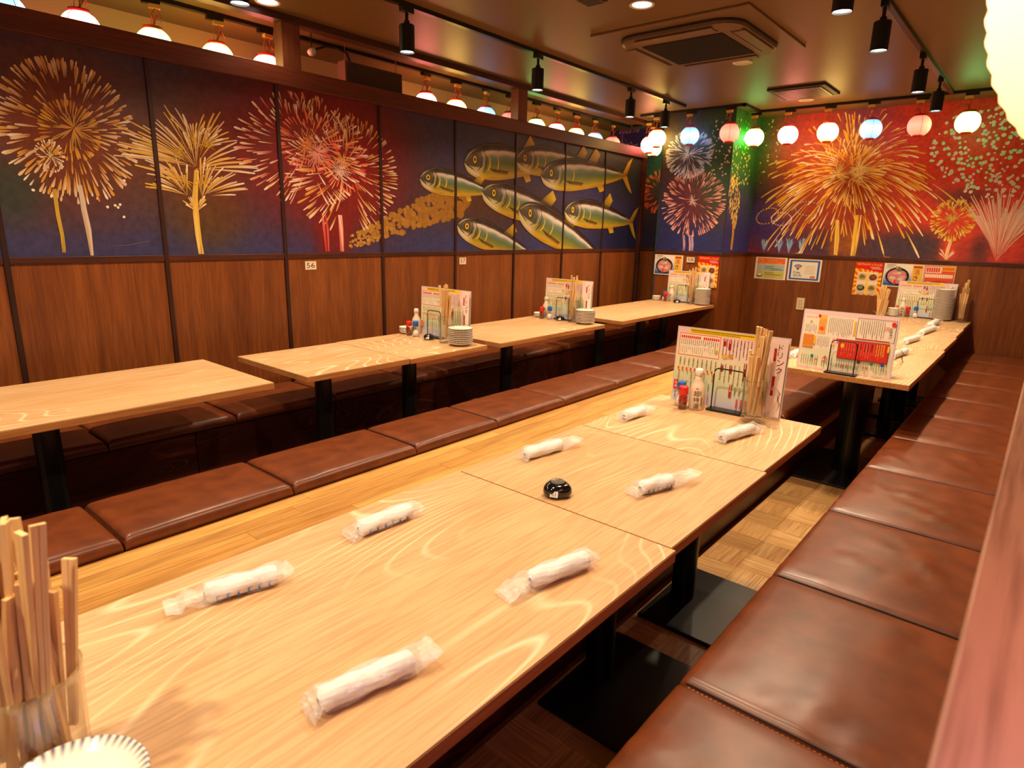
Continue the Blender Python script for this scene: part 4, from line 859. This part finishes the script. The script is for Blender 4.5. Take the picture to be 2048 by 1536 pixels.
# ---- wrapped towels
def towel(r0, r1, f0, f1, label, seed, rad=.0215, blue=False):
    r = random.Random(seed); z = TZ+rad; A = Vector((*onZ(*r0, z), 0)); B = Vector((*onZ(*r1, z), 0)); F0 = Vector((*onZ(*f0, z), 0)); F1 = Vector((*onZ(*f1, z), 0))
    L = (B-A).length; d = (B-A).normalized(); rz = math.atan2(d.y, d.x); l0 = max(.012, (A-F0).dot(d)); l1 = max(.012, (F1-B).dot(d))
    t = thing('wrapped_towel', label, 'towel', (A.x, A.y, TZ), rz, 'wrapped wet towels on the tables'); seg = 20
    def tube(prof, ph, jitter, flat=None):
        b = MB(); vs = []
        for (x, k, zz, sq) in prof:
            for i in range(seg):
                a = 6.2832*i/seg; q = k*(1+jitter*math.sin(3*a+x*60+ph)+jitter*.8*(r.random()-.5)); vs.append((x+jitter*.02*r.uniform(-1, 1), q*math.cos(a)*(2-sq if sq < 1 else 1), max(.0008, zz+q*math.sin(a)*sq)))
        n = len(prof); b.add(vs, [(j*seg+i, j*seg+(i+1) % seg, (j+1)*seg+(i+1) % seg, (j+1)*seg+i) for j in range(n-1) for i in range(seg)]); return b
    pr = [(0.0, rad*.25, rad, 1), (.003, rad*.75, rad, 1)]+[(.008+(L-.016)*i/9, rad*(.96+.05*math.sin(i*1.7+seed)), rad, 1) for i in range(10)]+[(L-.003, rad*.75, rad, 1), (L, rad*.25, rad, 1)]
    q = tube(pr, seed, .035); q.f += [tuple(range(seg)), tuple((len(pr)-1)*seg+i for i in range(seg))]; q.mi += [0, 0]; q.build('towel_roll', CLOTH, t, smooth=True)
    R2 = rad*1.10
    fp = [(-l0+l0*i/6, R2*(.75+.25*i/6), rad*(.6+.4*i/6)+.006*math.sin(i*2+seed), .35+.6*(i/6)) for i in range(6)]+[(L*i/8, R2*(1+.03*(i % 2)), rad*1.05, 1) for i in range(9)]+[(L+l1*i/6, R2*(1-.25*i/6), rad*(1+.5*i/6*r.random()), .95-.6*(i/6)) for i in range(1, 7)]
    q = tube(fp, seed*2, .13); fw = q.build('plastic_wrapper', FILM, t)
    if blue:
        q = MB()
        for i in range(6): x = L*(.12+.14*i); q.box(x, x+.007, -rad*1.02, -rad*.9, rad*.35, rad*.42, (60, 130, 180)); q.box(x+.001, x+.004, -rad*1.04, -rad*.9, rad*.5, rad*.75, (60, 130, 180)); q.box(x, x+.009, -rad*1.0, -rad*.8, rad*.85, rad*.9, (60, 130, 180))
        q.build('blue_lettering', PRINT, fw)
towel((408, 1188), (556, 1146), (325, 1206), (580, 1138), 'wrapped towel at the left edge of the nearest table, long empty wrapper end', 1, blue=True)
towel((716, 1058), (822, 1018), (690, 1066), (838, 1012), 'wrapped towel in crinkled film beside the platform, second nearest on the left', 2, blue=True)
towel((636, 1402), (826, 1318), (610, 1412), (870, 1298), 'largest wrapped towel, at the front edge of the nearest table', 3)
towel((1060, 1160), (1174, 1116), (1002, 1180), (1184, 1112), 'twisted wrapped towel near the right edge of the nearest table', 4)
towel((1050, 908), (1122, 888), (1044, 910), (1152, 876), 'wrapped towel with film sticking up, left of the call button', 5)
towel((1280, 976), (1344, 960), (1262, 981), (1386, 946), 'wrapped towel right of the call button', 6, blue=True)
towel((1248, 832), (1288, 820), (1243, 834), (1296, 816), 'wrapped towel left of the salt and chilli shakers', 7)
towel((1442, 874), (1506, 856), (1438, 875), (1520, 852), 'wrapped towel in front of the glass jug with a handle', 8)
towel((1782, 712), (1812, 702), (1779, 713), (1818, 700), 'wrapped towel just right of the red food menu', 9)
towel((1810, 683), (1836, 675), (1808, 684), (1840, 674), 'wrapped towel beyond the joint in the far right row', 10)
towel((1843, 665), (1868, 656), (1840, 666), (1872, 655), 'wrapped towel second from the back wall', 11)
towel((1861, 650), (1874, 643), (1859, 651), (1878, 641), 'crumpled towel before the tall plate stack', 12, rad=.026)
towel((1586, 708), (1600, 703), (1583, 710), (1604, 702), 'wrapped towel left of the red food menu', 13)

# ================================================================ WALL NOTICES
def card(x, y, z, w, h, num, label, rz=0):
    t = thing('number_card', label, 'sign', (x, y, z), rz, 'table number cards'); q = MB(); q.box(0, w, -.0015, .0, 0, h, (236, 214, 180)); q.build('card', PRINT, t)
    f = Flat(); f.text(num, w*.12, h*.2, w*.74, h*.62, (60, 40, 30), False); o = f.build('handwritten_number', PRINT, t, (0, -.001, 0))
card(LX+.001, 2.475, 1.160, .088, .058, '56', 'square white card reading 56 on the third wall panel', math.pi/2)
card(LX+.001, 4.000, 1.158, .082, .058, '57', 'square white card reading 57 below the fish painting', math.pi/2)
card(-3.20, KY-.013, 1.152, .095, .058, '58', 'square white card reading 58 on the pillar')
def poster(x0, x1, z0, z1, y, draw, label):
    t = thing('poster', label, 'poster', (x0, y, z0), group='notices pinned to the wood walls'); f = Flat(); w, h = x1-x0, z1-z0; f.box(0, w, -.0002, .0008, 0, h, (240, 228, 206)); draw(f, w, h); f.build('printed_sheet', PRINT, t)
def d_bowl(f, w, h):
    for k in range(8): f.rect(.008, w*.72, .008+(h-.016)*k/8, .008+(h-.016)*(k+1)/8, [(40, 90, 150), (90, 130, 180), (140, 160, 196), (180, 186, 206), (214, 206, 206), (230, 218, 206), (236, 226, 212), (238, 228, 214)][k])
    f.disc(w*.36, h*.46, w*.30, h*.38, (22, 16, 16)); f.disc(w*.36, h*.44, w*.25, h*.31, (200, 130, 120), jit=.12)
    for i in range(9): a = i*.7; f.disc(w*(.36+.12*math.cos(a)), h*(.44+.16*math.sin(a)), w*.08, h*.06, [(222, 160, 150), (206, 130, 126), (230, 190, 180)][i % 3], 10, .2)
    f.disc(w*.38, h*.78, w*.07, h*.1, (96, 120, 60), 9, .5); f.disc(w*.33, h*.84, w*.035, h*.06, (206, 130, 130)); f.rect(w*.30, w*.34, h*.1, h*.3, (216, 40, 30))
    f.rects([(w*.06, w*.3, h*.93, h*.95), (w*.06, w*.26, h*.86, h*.875), (w*.04, w*.2, h*.79, h*.80)], (60, 50, 50))
    f.rect(w*.72, w*.97, h*.03, h*.97, (240, 180, 70)); f.rect(w*.74, w*.95, h*.84, h*.93, (190, 60, 20)); f.vtext('活きづく', w*.755, h*.82, w*.16, (40, 26, 16))
def d_viet(f, w, h):
    f.rect(0, w, 0, h, (250, 196, 20))
    y = f.yl()
    for i in range(36):
        if i % 2: continue
        a0, a1 = 6.2832*i/36, 6.2832*(i+1)/36; P_ = [(w/2, h*.42)]
        for a in (a0, a1):
            sx = (w/2)/max(abs(math.cos(a)), 1e-3); sz = (h*.42 if math.sin(a) < 0 else h*.4)/max(abs(math.sin(a)), 1e-3); r = min(sx, sz); P_.append((w/2+r*math.cos(a), h*.42+r*math.sin(a)))
        f.add([(p[0], y, p[1]) for p in P_], [(0, 1, 2)], (232, 90, 20))
    f.rect(0, w, h*.80, h, (214, 30, 30)); y = f.yl(); f.add([(0, y, h*.82), (w*.4, y, h*.78), (w, y, h*.70), (w, y, h*.82)], [(0, 1, 2, 3)], (214, 30, 30))
    f.text('VIETNAM x Foods', w*.04, h*.90, w*.92, h*.06, (250, 206, 40), False); f.rects([(w*.55, w*.9, h*.845, h*.86), (w*.6, w*.95, h*.80, h*.815)], (250, 210, 180))
    f.rect(w*.12, w*.88, h*.03, h*.70, (240, 220, 180)); f.rect(w*.47, w*.53, h*.03, h*.72, (250, 206, 30))
    for (x, z, c, c2) in ((.3, .55, (206, 140, 90), (110, 120, 50)), (.7, .55, (90, 50, 30), (150, 70, 30)), (.3, .22, (50, 44, 36), (130, 140, 80)), (.7, .22, (206, 130, 60), (80, 120, 50))):
        f.rect(w*(x-.16), w*(x+.16), h*(z-.11), h*(z+.11), (226, 190, 150)); f.disc(w*x, h*z, w*.14, h*.09, c, 16, .15); f.disc(w*x, h*(z+.01), w*.09, h*.055, c2, 10, .5)
    f.cols(w*.14, w*.45, h*.04, h*.09, 8, (110, 90, 70), .2); f.cols(w*.56, w*.86, h*.04, h*.09, 8, (110, 90, 70), .2)
def d_info(f, w, h):
    f.rect(w*.06, w*.94, h*.70, h*.96, (236, 100, 50)); f.disc(w*.18, h*.83, w*.07, h*.1, (240, 180, 40)); f.disc(w*.18, h*.83, w*.05, h*.07, (236, 100, 50)); f.text('注意事項', w*.4, h*.80, w*.35, h*.1, (250, 190, 60)); f.rects([(w*.3, w*.85, h*.74, h*.76)], (250, 190, 60))
    f.rect(w*.06, w*.94, h*.38, h*.68, (170, 186, 170)); f.frame(w*.1, w*.24, h*.43, h*.63, .003, (230, 230, 220)); f.rects([(w*.32, w*.6, h*.56, h*.58), (w*.32, w*.85, h*.48, h*.50), (w*.5, w*.9, h*.42, h*.44)], (80, 80, 70))
    f.rect(w*.06, w*.94, h*.06, h*.36, (196, 186, 90)); f.disc(w*.17, h*.18, w*.09, h*.08, (60, 50, 30)); f.disc(w*.17, h*.20, w*.07, h*.05, (240, 232, 216)); f.rects([(w*.32, w*.6, h*.28, h*.30), (w*.32, w*.85, h*.20, h*.22)], (80, 80, 50))
def d_wifi(f, w, h):
    f.rect(w*.05, w*.95, h*.05, h*.95, (24, 90, 170)); f.rect(w*.11, w*.89, h*.12, h*.88, (240, 228, 206)); c = (34, 60, 120)
    for r in (.20, .14, .08): f.arc(w*.30, h*.50, w*r*.85, w*.03, math.radians(42), math.radians(138), c)
    f.disc(w*.30, h*.53, w*.024, w*.024, c); f.text('Free', w*.18, h*.33, w*.25, h*.12, c); f.text('Wi-Fi', w*.17, h*.18, w*.26, h*.12, c)
    f.rects([(w*.52, w*.82, h*z, h*z+.003) for z in (.68, .6, .52, .44, .36)], (200, 170, 140)); f.rect(w*.70, w*.84, h*.15, h*.24, (190, 40, 30)); f.rects([(w*.72, w*.82, h*.185, h*.205)], (240, 220, 200))
def d_red(f, w, h):
    f.rect(.004, w-.004, .004, h-.004, (222, 84, 40)); f.rect(.01, w*.55, h*.72, h*.95, (240, 214, 190)); f.rects([(w*.06+i*w*.075, w*.06+i*w*.075+w*.055, h*.75, h*.92) for i in range(6)], (214, 50, 30)); f.rect(w*.55, w*.97, h*.8, h*.97, (246, 180, 40)); f.rects([(w*.57+i*w*.055, w*.57+i*w*.055+w*.04, h*.83, h*.94) for i in range(7)], (220, 80, 20))
    f.rects([(w*.04+i*w*.065, w*.04+i*w*.065+w*.05, h*.55, h*.68) for i in range(14)], (250, 226, 206)); f.disc(w*.55, h*.16, w*.4, h*.3, (206, 50, 24)); f.disc(w*.58, h*.17, w*.3, h*.22, (236, 170, 60), 18, .25); f.disc(w*.5, h*.2, w*.14, h*.1, (214, 90, 30), 12, .4); f.disc(w*.7, h*.2, w*.09, h*.07, (140, 130, 40), 12, .4); f.disc(w*.18, h*.25, w*.13, h*.14, (240, 190, 90), 12, .3)
poster(-3.60, -3.245, .995, 1.224, KY-.013, d_bowl, 'poster of a black bowl of sashimi on the pillar'); poster(-3.058, -2.818, .885, 1.230, KY-.013, d_viet, 'red and yellow VIETNAM x Foods poster on the pillar')
Yb = BY-.021
poster(-2.682, -2.326, .975, 1.226, Yb, d_info, 'notice with orange, grey and green bands, left of the Wi-Fi sign'); poster(-2.307, -1.954, .980, 1.221, Yb, d_wifi, 'blue framed Free Wi-Fi sign on the back wall')
poster(-1.614, -1.355, .875, 1.223, Yb, d_viet, 'red and yellow VIETNAM x Foods poster on the back wall'); poster(-1.344, -.985, .985, 1.221, Yb, d_bowl, 'poster of a black bowl of sashimi on the back wall'); poster(-.980, -.722, .95, 1.221, Yb, d_red, 'orange red food poster at the right of the back wall')
t = thing('power_outlet', 'ivory triple power outlet plate on the back wall', 'outlet', (-2.165, Yb, .655)); q = MB(); q.box(0, .085, -.008, 0, 0, .135); cpl = q.build('cover_plate', IVORY, t, bevel=.003)
for k in range(3):
    q = MB(); z = .022+k*.034
    for dx in (.030, .052): q.box(dx, dx+.004, -.0095, -.0075, z, z+.018)
    q.build('socket', BLACK, cpl)

# ================================================================ CEILING FITTINGS
def track(pts, label):
    t = thing('lighting_track', label, 'track', (pts[0][0], pts[0][1], 2.735), group='black lighting tracks'); x0, y0 = pts[0]
    for (ax, ay), (bx, by) in zip(pts[:-1], pts[1:]):
        q = MB(); hw = .019
        if abs(ax-bx) < 1e-6: q.box(ax-x0-hw, ax-x0+hw, min(ay, by)-y0-hw, max(ay, by)-y0+hw, 0, .025)
        else: q.box(min(ax, bx)-x0-hw, max(ax, bx)-x0+hw, ay-y0-hw, ay-y0+hw, 0, .025)
        q.build('rail', BLACK, t, bevel=.002)
T1X, T2X = -3.19, -.955
track([(T1X, -1.2), (T1X, 6.45)], 'long black ceiling track above the wall side tables'); track([(T2X, -1.2), (T2X, 7.10)], 'black ceiling track above the right hand tables, meeting the back wall track')
track([(-4.33, -.6), (-4.33, 7.3)], 'black lantern track behind the painted partition'); track([(-3.82, 6.72), (-2.66, 6.72), (-2.66, 7.16), (1.5, 7.16)], 'black lantern track following the pillar and back wall'); track([(-4.25, 7.3), (-3.65, 7.3)], 'short black track beside the pillar')
def make_spot():
    t = thing('spotlight', 'x', 'spotlight', (0, 0, 2.735), group='black track spotlights')
    q = MB(); q.box(-.02, .02, -.045, .045, -.03, 0); q.build('track_adapter', BLACK, t, bevel=.003)
    q = MB(); q.tube([(0, 0, -.028), (0, 0, -.10)], .010, 10); q.build('stem', BLACK, t)
    q = MB(); q.lathe([(.014, -.070), (.018, -.074), (.018, -.10), (.014, -.104)], 14); q.build('swivel_joint', BLACK, t)
    q = MB(); q.lathe([(.0, -.095), (.043, -.095), (.046, -.099), (.046, -.245), (.043, -.245), (.041, -.225), (.0, -.225)], 28); lb_ = q.build('lamp_body', BLACK, t)
    q = MB(); q.lathe([(.040, -.236), (0, -.236)], 24); q.build('lens', DISC, lb_)
    return t
def spot_light(t, w, size=78, aim=(0, 0, -1)):
    l = bpy.data.lights.new('spot_bulb', 'SPOT'); l.energy = w; l.spot_size = math.radians(size); l.spot_blend = 1.0; l.color = SPOT_COL; l.shadow_soft_size = .035
    o = bpy.data.objects.new('spot_bulb', l); C.objects.link(o); o.parent = t; o.location = (0, 0, -.25); o.rotation_euler = Vector(aim).to_track_quat('-Z', 'Y').to_euler(); return o
sp = make_spot(); first = True
S1 = [(T1X, y) for y in (-.6, .55, 1.7)]+[(T1X, yAt(x, T1X, 2.74)) for x in (812, 1077, 1263, 1333)]
S2 = [(T2X, y) for y in (-.5, .65, 1.75, 2.85)]+[(T2X, yAt(x, T2X, 2.74)) for x in (1700, 1772, 1848, 1882)]
for idx, (x, y) in enumerate(S1+S2):
    lab = 'black cylinder spotlight on the %s track, %s from the camera end' % (('wall side', ORD[idx]) if idx < len(S1) else ('right hand', ORD[idx-len(S1)]))
    if first: t = sp; t.location = (x, y, 2.735); t['label'] = lab; first = False
    else: t = dup(sp, (x, y, 2.735), rnd.uniform(-.2, .2), lab)
    LIGHTS = globals().setdefault('LIGHTS', []); LIGHTS.append((t, idx))
for t, idx in LIGHTS:
    aim = (0, 0, -1)
    if idx < len(S1): aim = (.02, .05, -1)
    else: aim = (-.04, .03, -1)
    spot_light(t, SPOT_W*(1.0 if idx < len(S1) else ((1.5, 1.0, 1.0, .8)[idx-len(S1)] if idx < len(S1)+4 else 1.2)), 146, aim)
# ---- lanterns
def lantern_meshes(R, H, seg=28, rings=14, rib=.0):
    prof = []
    for i in range(rings+1):
        a = math.radians(-62+124*i/rings); rr_ = R*math.cos(a)**.85; prof.append((rr_*(1+(rib if i % 2 else 0)), H*.5*math.sin(a)/math.sin(math.radians(62))))
    return prof
LP = lantern_meshes(.098, .165)
SH = {}
for k, m in LM.items():
    if k == 'big': continue
    q = MB(); q.lathe(LP, 28, close=False); SH[k] = q.mesh('paper_shade', m, True)
q = MB(); q.lathe([(.050, .078), (.053, .080), (.053, .098), (.047, .100), (0, .100)], 24); TCAP = q.mesh('top_cap', REDCAP, True)
q = MB(); q.lathe([(0, -.094), (.040, -.094), (.043, -.092), (.043, -.078), (.040, -.077)], 24); BCAP = q.mesh('bottom_cap', REDCAP, True)
q = MB()
q.tube([(0, 0, .10), (.004, .01, .14), (-.01, .0, .17), (.0, .02, .20)], .004, 6); q.tube([(.0, .0, .10), (.02, .03, .16), (.0, .05, .135), (-.01, .04, .18), (0, .03, .21)], .005, 6); q.tube([(-.04, 0, .10), (-.02, 0, .17), (0, 0, .20)], .0025, 5)
CORD = q.mesh('cord', WIRE, True)
q = MB(); q.box(-.018, .018, -.05, .05, .222, .245); ADP = q.mesh('track_adapter', BLACK)
q = MB(); q.box(-.017, .017, -.01, .05, .20, .222); SOCK = q.mesh('socket', mat('cream_socket', (226, 176, 90), .4))
q = MB()
for a in range(4): 
    an = a*math.pi/2+.4; q.tube([(1.006*r*math.cos(an), 1.006*r*math.sin(an), z) for (r, z) in LP], .0016, 5)
MER = q.mesh('meridian_seam', mat('seam_paper', (226, 90, 60), .7))
def lantern(col, x, y, z, label, group, rz=0):
    t = thing('paper_lantern', label, 'lantern', (x, y, z), rz, group)
    link('paper_shade', SH[col], t); link('top_cap', TCAP, t); link('bottom_cap', BCAP, t); link('meridian_seam', MER, t)
    dz = 2.735-z-.245; link('cord', CORD, t, (0, 0, 0)); link('track_adapter', ADP, t, (0, 0, dz)); link('socket', SOCK, t, (0, 0, dz))
seqL = [('green', .15), ('yellow', .6), ('blue', 1.03), ('red', 1.37), ('green', 1.75), ('yellow', 2.13), ('red', 2.47)]
seqL += [('red', 3.92), ('yellow', 4.28), ('blue', 4.67), ('pink', 5.02), ('green', 5.44), ('red', 5.79), ('yellow', 6.16), ('blue', 6.54), ('pink', 6.93)]
for k, (c, y) in enumerate(seqL):
    lantern(c, -4.33, y, 2.49, 'round %s paper lantern above the painted partition, %s from the camera end' % ({'red': 'white and red', 'pink': 'dim pink'}.get(c, c), ORD[k]), 'lanterns above the painted partition', rnd.uniform(-.3, .3))
for k, (c, px, py, dz) in enumerate([('red', 1300, 270, 0), ('yellow', 1315, 262, 0), ('blue', 1381, 256, 0), ('pink', 1460, 256, 0)]):
    yy_ = 6.72 if k else 7.02; x, z = onY(px, py, yy_); lantern(c, x, yy_, 2.49 if k else 2.47, 'round %s paper lantern hanging before the pillar, %s from the left' % ({'red': 'red rimmed', 'pink': 'dim pink'}.get(c, c), ORD[k]), 'lanterns before the pillar', 1.57)
lantern('green', onY(1308, 285, 7.3)[0], 7.3, 2.47, 'round lit green paper lantern low behind the pair left of the pillar', 'lanterns before the pillar', 1.57)
for k, (c, px, py) in enumerate([('green', 1510, 260), ('red', 1577, 260), ('yellow', 1657, 253), ('blue', 1743, 248), ('pink', 1840, 240), ('green', 1937, 235)]):
    x, z = onY(px, py, 7.16); lantern(c, x, 7.16, 2.49, 'round %s paper lantern along the back wall, %s from the pillar' % ({'red': 'red rimmed white', 'pink': 'dim pink'}.get(c, c), ORD[k]), 'lanterns along the back wall', 1.57)
# large lantern close to the camera above the partition
q = MB(); q.lathe([((.20*math.cos(math.radians(-66+132*i/44))**.8)*(1+(.012 if i % 2 else -.004)), .20*math.sin(math.radians(-66+132*i/44))) for i in range(45)], 56, close=False)
t = thing('paper_lantern', 'big ribbed yellow paper lantern very close at the top right corner', 'lantern', (.102, .875, 1.725)); q.build('paper_shade', LM['big'], t, smooth=True)
q = MB(); q.lathe([(.10, .18), (.104, .184), (.104, .21), (0, .212)], 28); q.build('top_cap', REDCAP, t); q = MB(); q.lathe([(0, -.212), (.104, -.21), (.104, -.184), (.10, -.18)], 28); q.build('bottom_cap', REDCAP, t)
q = MB(); q.tube([(0, 0, .21), (0, 0, 1.035)], .004, 8); q.build('cord', BLACK, t)
for c, x, y, z in (('deep blue', .19, .14, 1.40), ('red', .29, .46, 1.58)):
    t = thing('paper_lantern', 'small %s paper lantern over the low partition, outside the view' % c, 'lantern', (x, y, z)); link('paper_shade', SH[c], t); link('top_cap', TCAP, t); link('bottom_cap', BCAP, t)
    q = MB(); q.tube([(0, 0, .10), (0, 0, 2.755-z)], .003, 6); q.build('cord', BLACK, t)
# ---- downlights
def downlight(px, py, label, w, m):
    x, y = onZ(px, py, 2.76); t = thing('downlight', label, 'downlight', (x, y, 2.76), group='recessed downlights')
    q = MB(); q.lathe([(.062, -.001), (.074, -.001), (.074, -.006), (.070, -.009), (.058, -.006), (.056, -.002)], 32, close=False); q.build('trim_ring', CHROME, t, smooth=True)
    q = MB(); q.lathe([(.060, -.0025), (.02, -.0015), (0, -.0015)], 28, close=False); q.build('reflector', m, t)
    if w:
        l = bpy.data.lights.new('downlight_bulb', 'SPOT'); l.energy = w; l.spot_size = math.radians(150); l.spot_blend = 1.0; l.color = SPOT_COL; l.shadow_soft_size = .05; o = bpy.data.objects.new('downlight_bulb', l); C.objects.link(o); o.parent = t; o.location = (0, 0, -.03)
downlight(1284, 8, 'bright recessed downlight beside the air conditioner', 40, DIMD); downlight(1485, 124, 'small recessed downlight just beyond the air conditioner', 45, CHROME); downlight(1612, 199, 'small recessed fitting beyond the exhaust grille', 60, CHROME); downlight(535, 2, 'recessed downlight at the top edge above the partition post', 10, DIMD)
# ---- air conditioner cassette
ax0, ay0 = onZ(1180, 70, 2.76); ax1, _ = onZ(1502, 3, 2.76); _, ay1 = onZ(1325, 136, 2.76); ax1 = onZ(1610, 90, 2.76)[0]
cx, cy = (ax0+ax1)/2, (ay0+ay1)/2; hw = (ax1-ax0)/2; hd = (ay1-ay0)/2
t = thing('air_conditioner', 'square ceiling cassette air conditioner with dark grille', 'air conditioner', (cx, cy, 2.76))
q = MB(); q.box(-hw, hw, -hd, hd, -.014, 0); q.build('outer_panel', ACP, t, bevel=.004)
def rounded(hw, hd, r, n=8): 
    o = []
    for (sx, sy, a0) in ((1, 1, 0), (-1, 1, 90), (-1, -1, 180), (1, -1, 270)):
        for k in range(n+1): a = math.radians(a0+90*k/n); o.append((sx*(hw-r)+r*math.cos(a), sy*(hd-r)+r*math.sin(a)))
    return o
def slab(loops, m, name, smooth=False):
    q = MB(); n = len(loops[0][0]); vs = []
    for L_, z in loops: vs += [(x, y, z) for x, y in L_]
    fs = [(j*n+i, (j+1)*n+i, (j+1)*n+(i+1) % n, j*n+(i+1) % n) for j in range(len(loops)-1) for i in range(n)]; fs.append(tuple((len(loops)-1)*n+i for i in range(n-1, -1, -1))); q.add(vs, fs); return q.build(name, m, t, smooth=smooth)
s_ = hw*.80
slab([(rounded(s_, s_, .17), -.012), (rounded(s_, s_, .17), -.026)], ACD, 'air_gap')
slab([(rounded(s_*.98, s_*.98, .16), -.024), (rounded(s_*.98, s_*.98, .16), -.045), (rounded(s_*.93, s_*.93, .14), -.058)], ACP, 'bezel')
q = MB(); g = hw*.52; q.box(-g, g, -g, g, -.060, -.056); gb_ = q.build('grille_back', ACD, t)
q = MB()
for i in range(34): y_ = -g+2*g*(i+.5)/34; q.box(-g, g, y_-.004, y_+.004, -.064, -.059)
tag(q.build('grille_slats', mat('grille_brown', (34, 24, 20), .7), gb_), kind='stuff')
for k in range(4):
    q = MB(); q.box(-s_*.62, s_*.62, s_*.80, s_*.97, -.066, -.058); o = q.build('louver_flap', ACP, t, rz=k*math.pi/2, bevel=.006)
    q = MB(); q.box(-s_*.64, s_*.64, s_*.76, s_*.79, -.0595, -.0575); q.build('air_slot', ACD, t, rz=k*math.pi/2)
# ---- exhaust grilles
def vent(c, label, drop, mb_):
    xs_ = [onZ(*p, 2.76-drop)[0] for p in c]; ys_ = [onZ(*p, 2.76-drop)[1] for p in c]; x0, x1, y0, y1 = min(xs_), max(xs_), min(ys_), max(ys_); global t
    t = thing('exhaust_grille', label, 'vent', ((x0+x1)/2, (y0+y1)/2, 2.76)); a, b_ = (x1-x0)/2, (y1-y0)/2
    q = MB(); q.box(-a, a, -b_, b_, -.02, 0); q.build('frame', mb_, t, bevel=.003); q = MB(); q.box(-a*.82, a*.82, -b_*.82, b_*.82, -.028, -.018); q.build('grille_plate', ACP, t, bevel=.002)
    q = MB()
    for i in range(16): x_ = -a*.75+a*1.5*(i+.5)/16; q.box(x_-.003, x_+.003, -b_*.75, b_*.75, -.030, -.0275)
    tag(q.build('slats', ACD, t), kind='stuff')
vent([(1545, 182), (1650, 169), (1672, 190), (1567, 200)], 'square exhaust grille in the ceiling near the back wall', .02, ACD)
vent([(1215, 3), (1180, 12), (1150, 0), (1185, -12)], 'square dark vent cut off by the top edge beside the air conditioner', .02, ACD)
# ---- hanging unit on the left
t = thing('ventilation_unit', 'long grey box unit hung under the ceiling behind the partition', 'ventilation unit', (-4.13, 2.97, 2.48))
q = MB(); q.box(-.10, -.01, 0, .53, 0, .145); q.build('housing', mat('salmon_grey_metal', (150, 110, 86), .45), t, bevel=.003)
q = MB(); q.box(-.011, -.002, .008, .522, .008, .137); q.build('front_grille', mat('dark_front', (74, 50, 38), .5), t)
q = MB(); q.tube([(-.05, .08, .145), (-.05, .05, .20), (-.06, -.02, .225), (-.06, -.12, .215), (-.06, -.20, .18)], .008, 8); q.build('cable', BLACK, t, smooth=True)
q = MB()
for y_ in (.03, .5): q.tube([(-.05, y_, .14), (-.05, y_, .27)], .003, 6)
q.build('hanging_wire', WIRE, t)
t = thing('smoke_detector', 'small round pink lit detector on the track above the partition', 'detector', (-4.2, 2.74, 2.64)); q = MB(); q.lathe([(0, -.022), (.022, -.02), (.03, -.008), (.03, .01), (0, .014)], 20); q.build('housing', WHITEP, t, smooth=True, rot=(0, -.6, .5)); q = MB(); q.tube([(0, 0, .01), (0, .0, .12)], .004, 6); q.build('bracket', BLACK, t)

# ================================================================ working units -> metres
done = set()
for ob in list(C.objects):
    if ob is camo: continue
    if ob.type == 'MESH' and ob.data.name not in done: done.add(ob.data.name); ob.data.transform(Matrix.Scale(K, 4))
    ob.location = ob.location*K
    if ob.parent is None: ob.location.z += ZOFF*K
    if ob.type == 'LIGHT' and ob.data.name not in done:
        done.add(ob.data.name); ob.data.energy *= K*K; ob.data.shadow_soft_size *= K
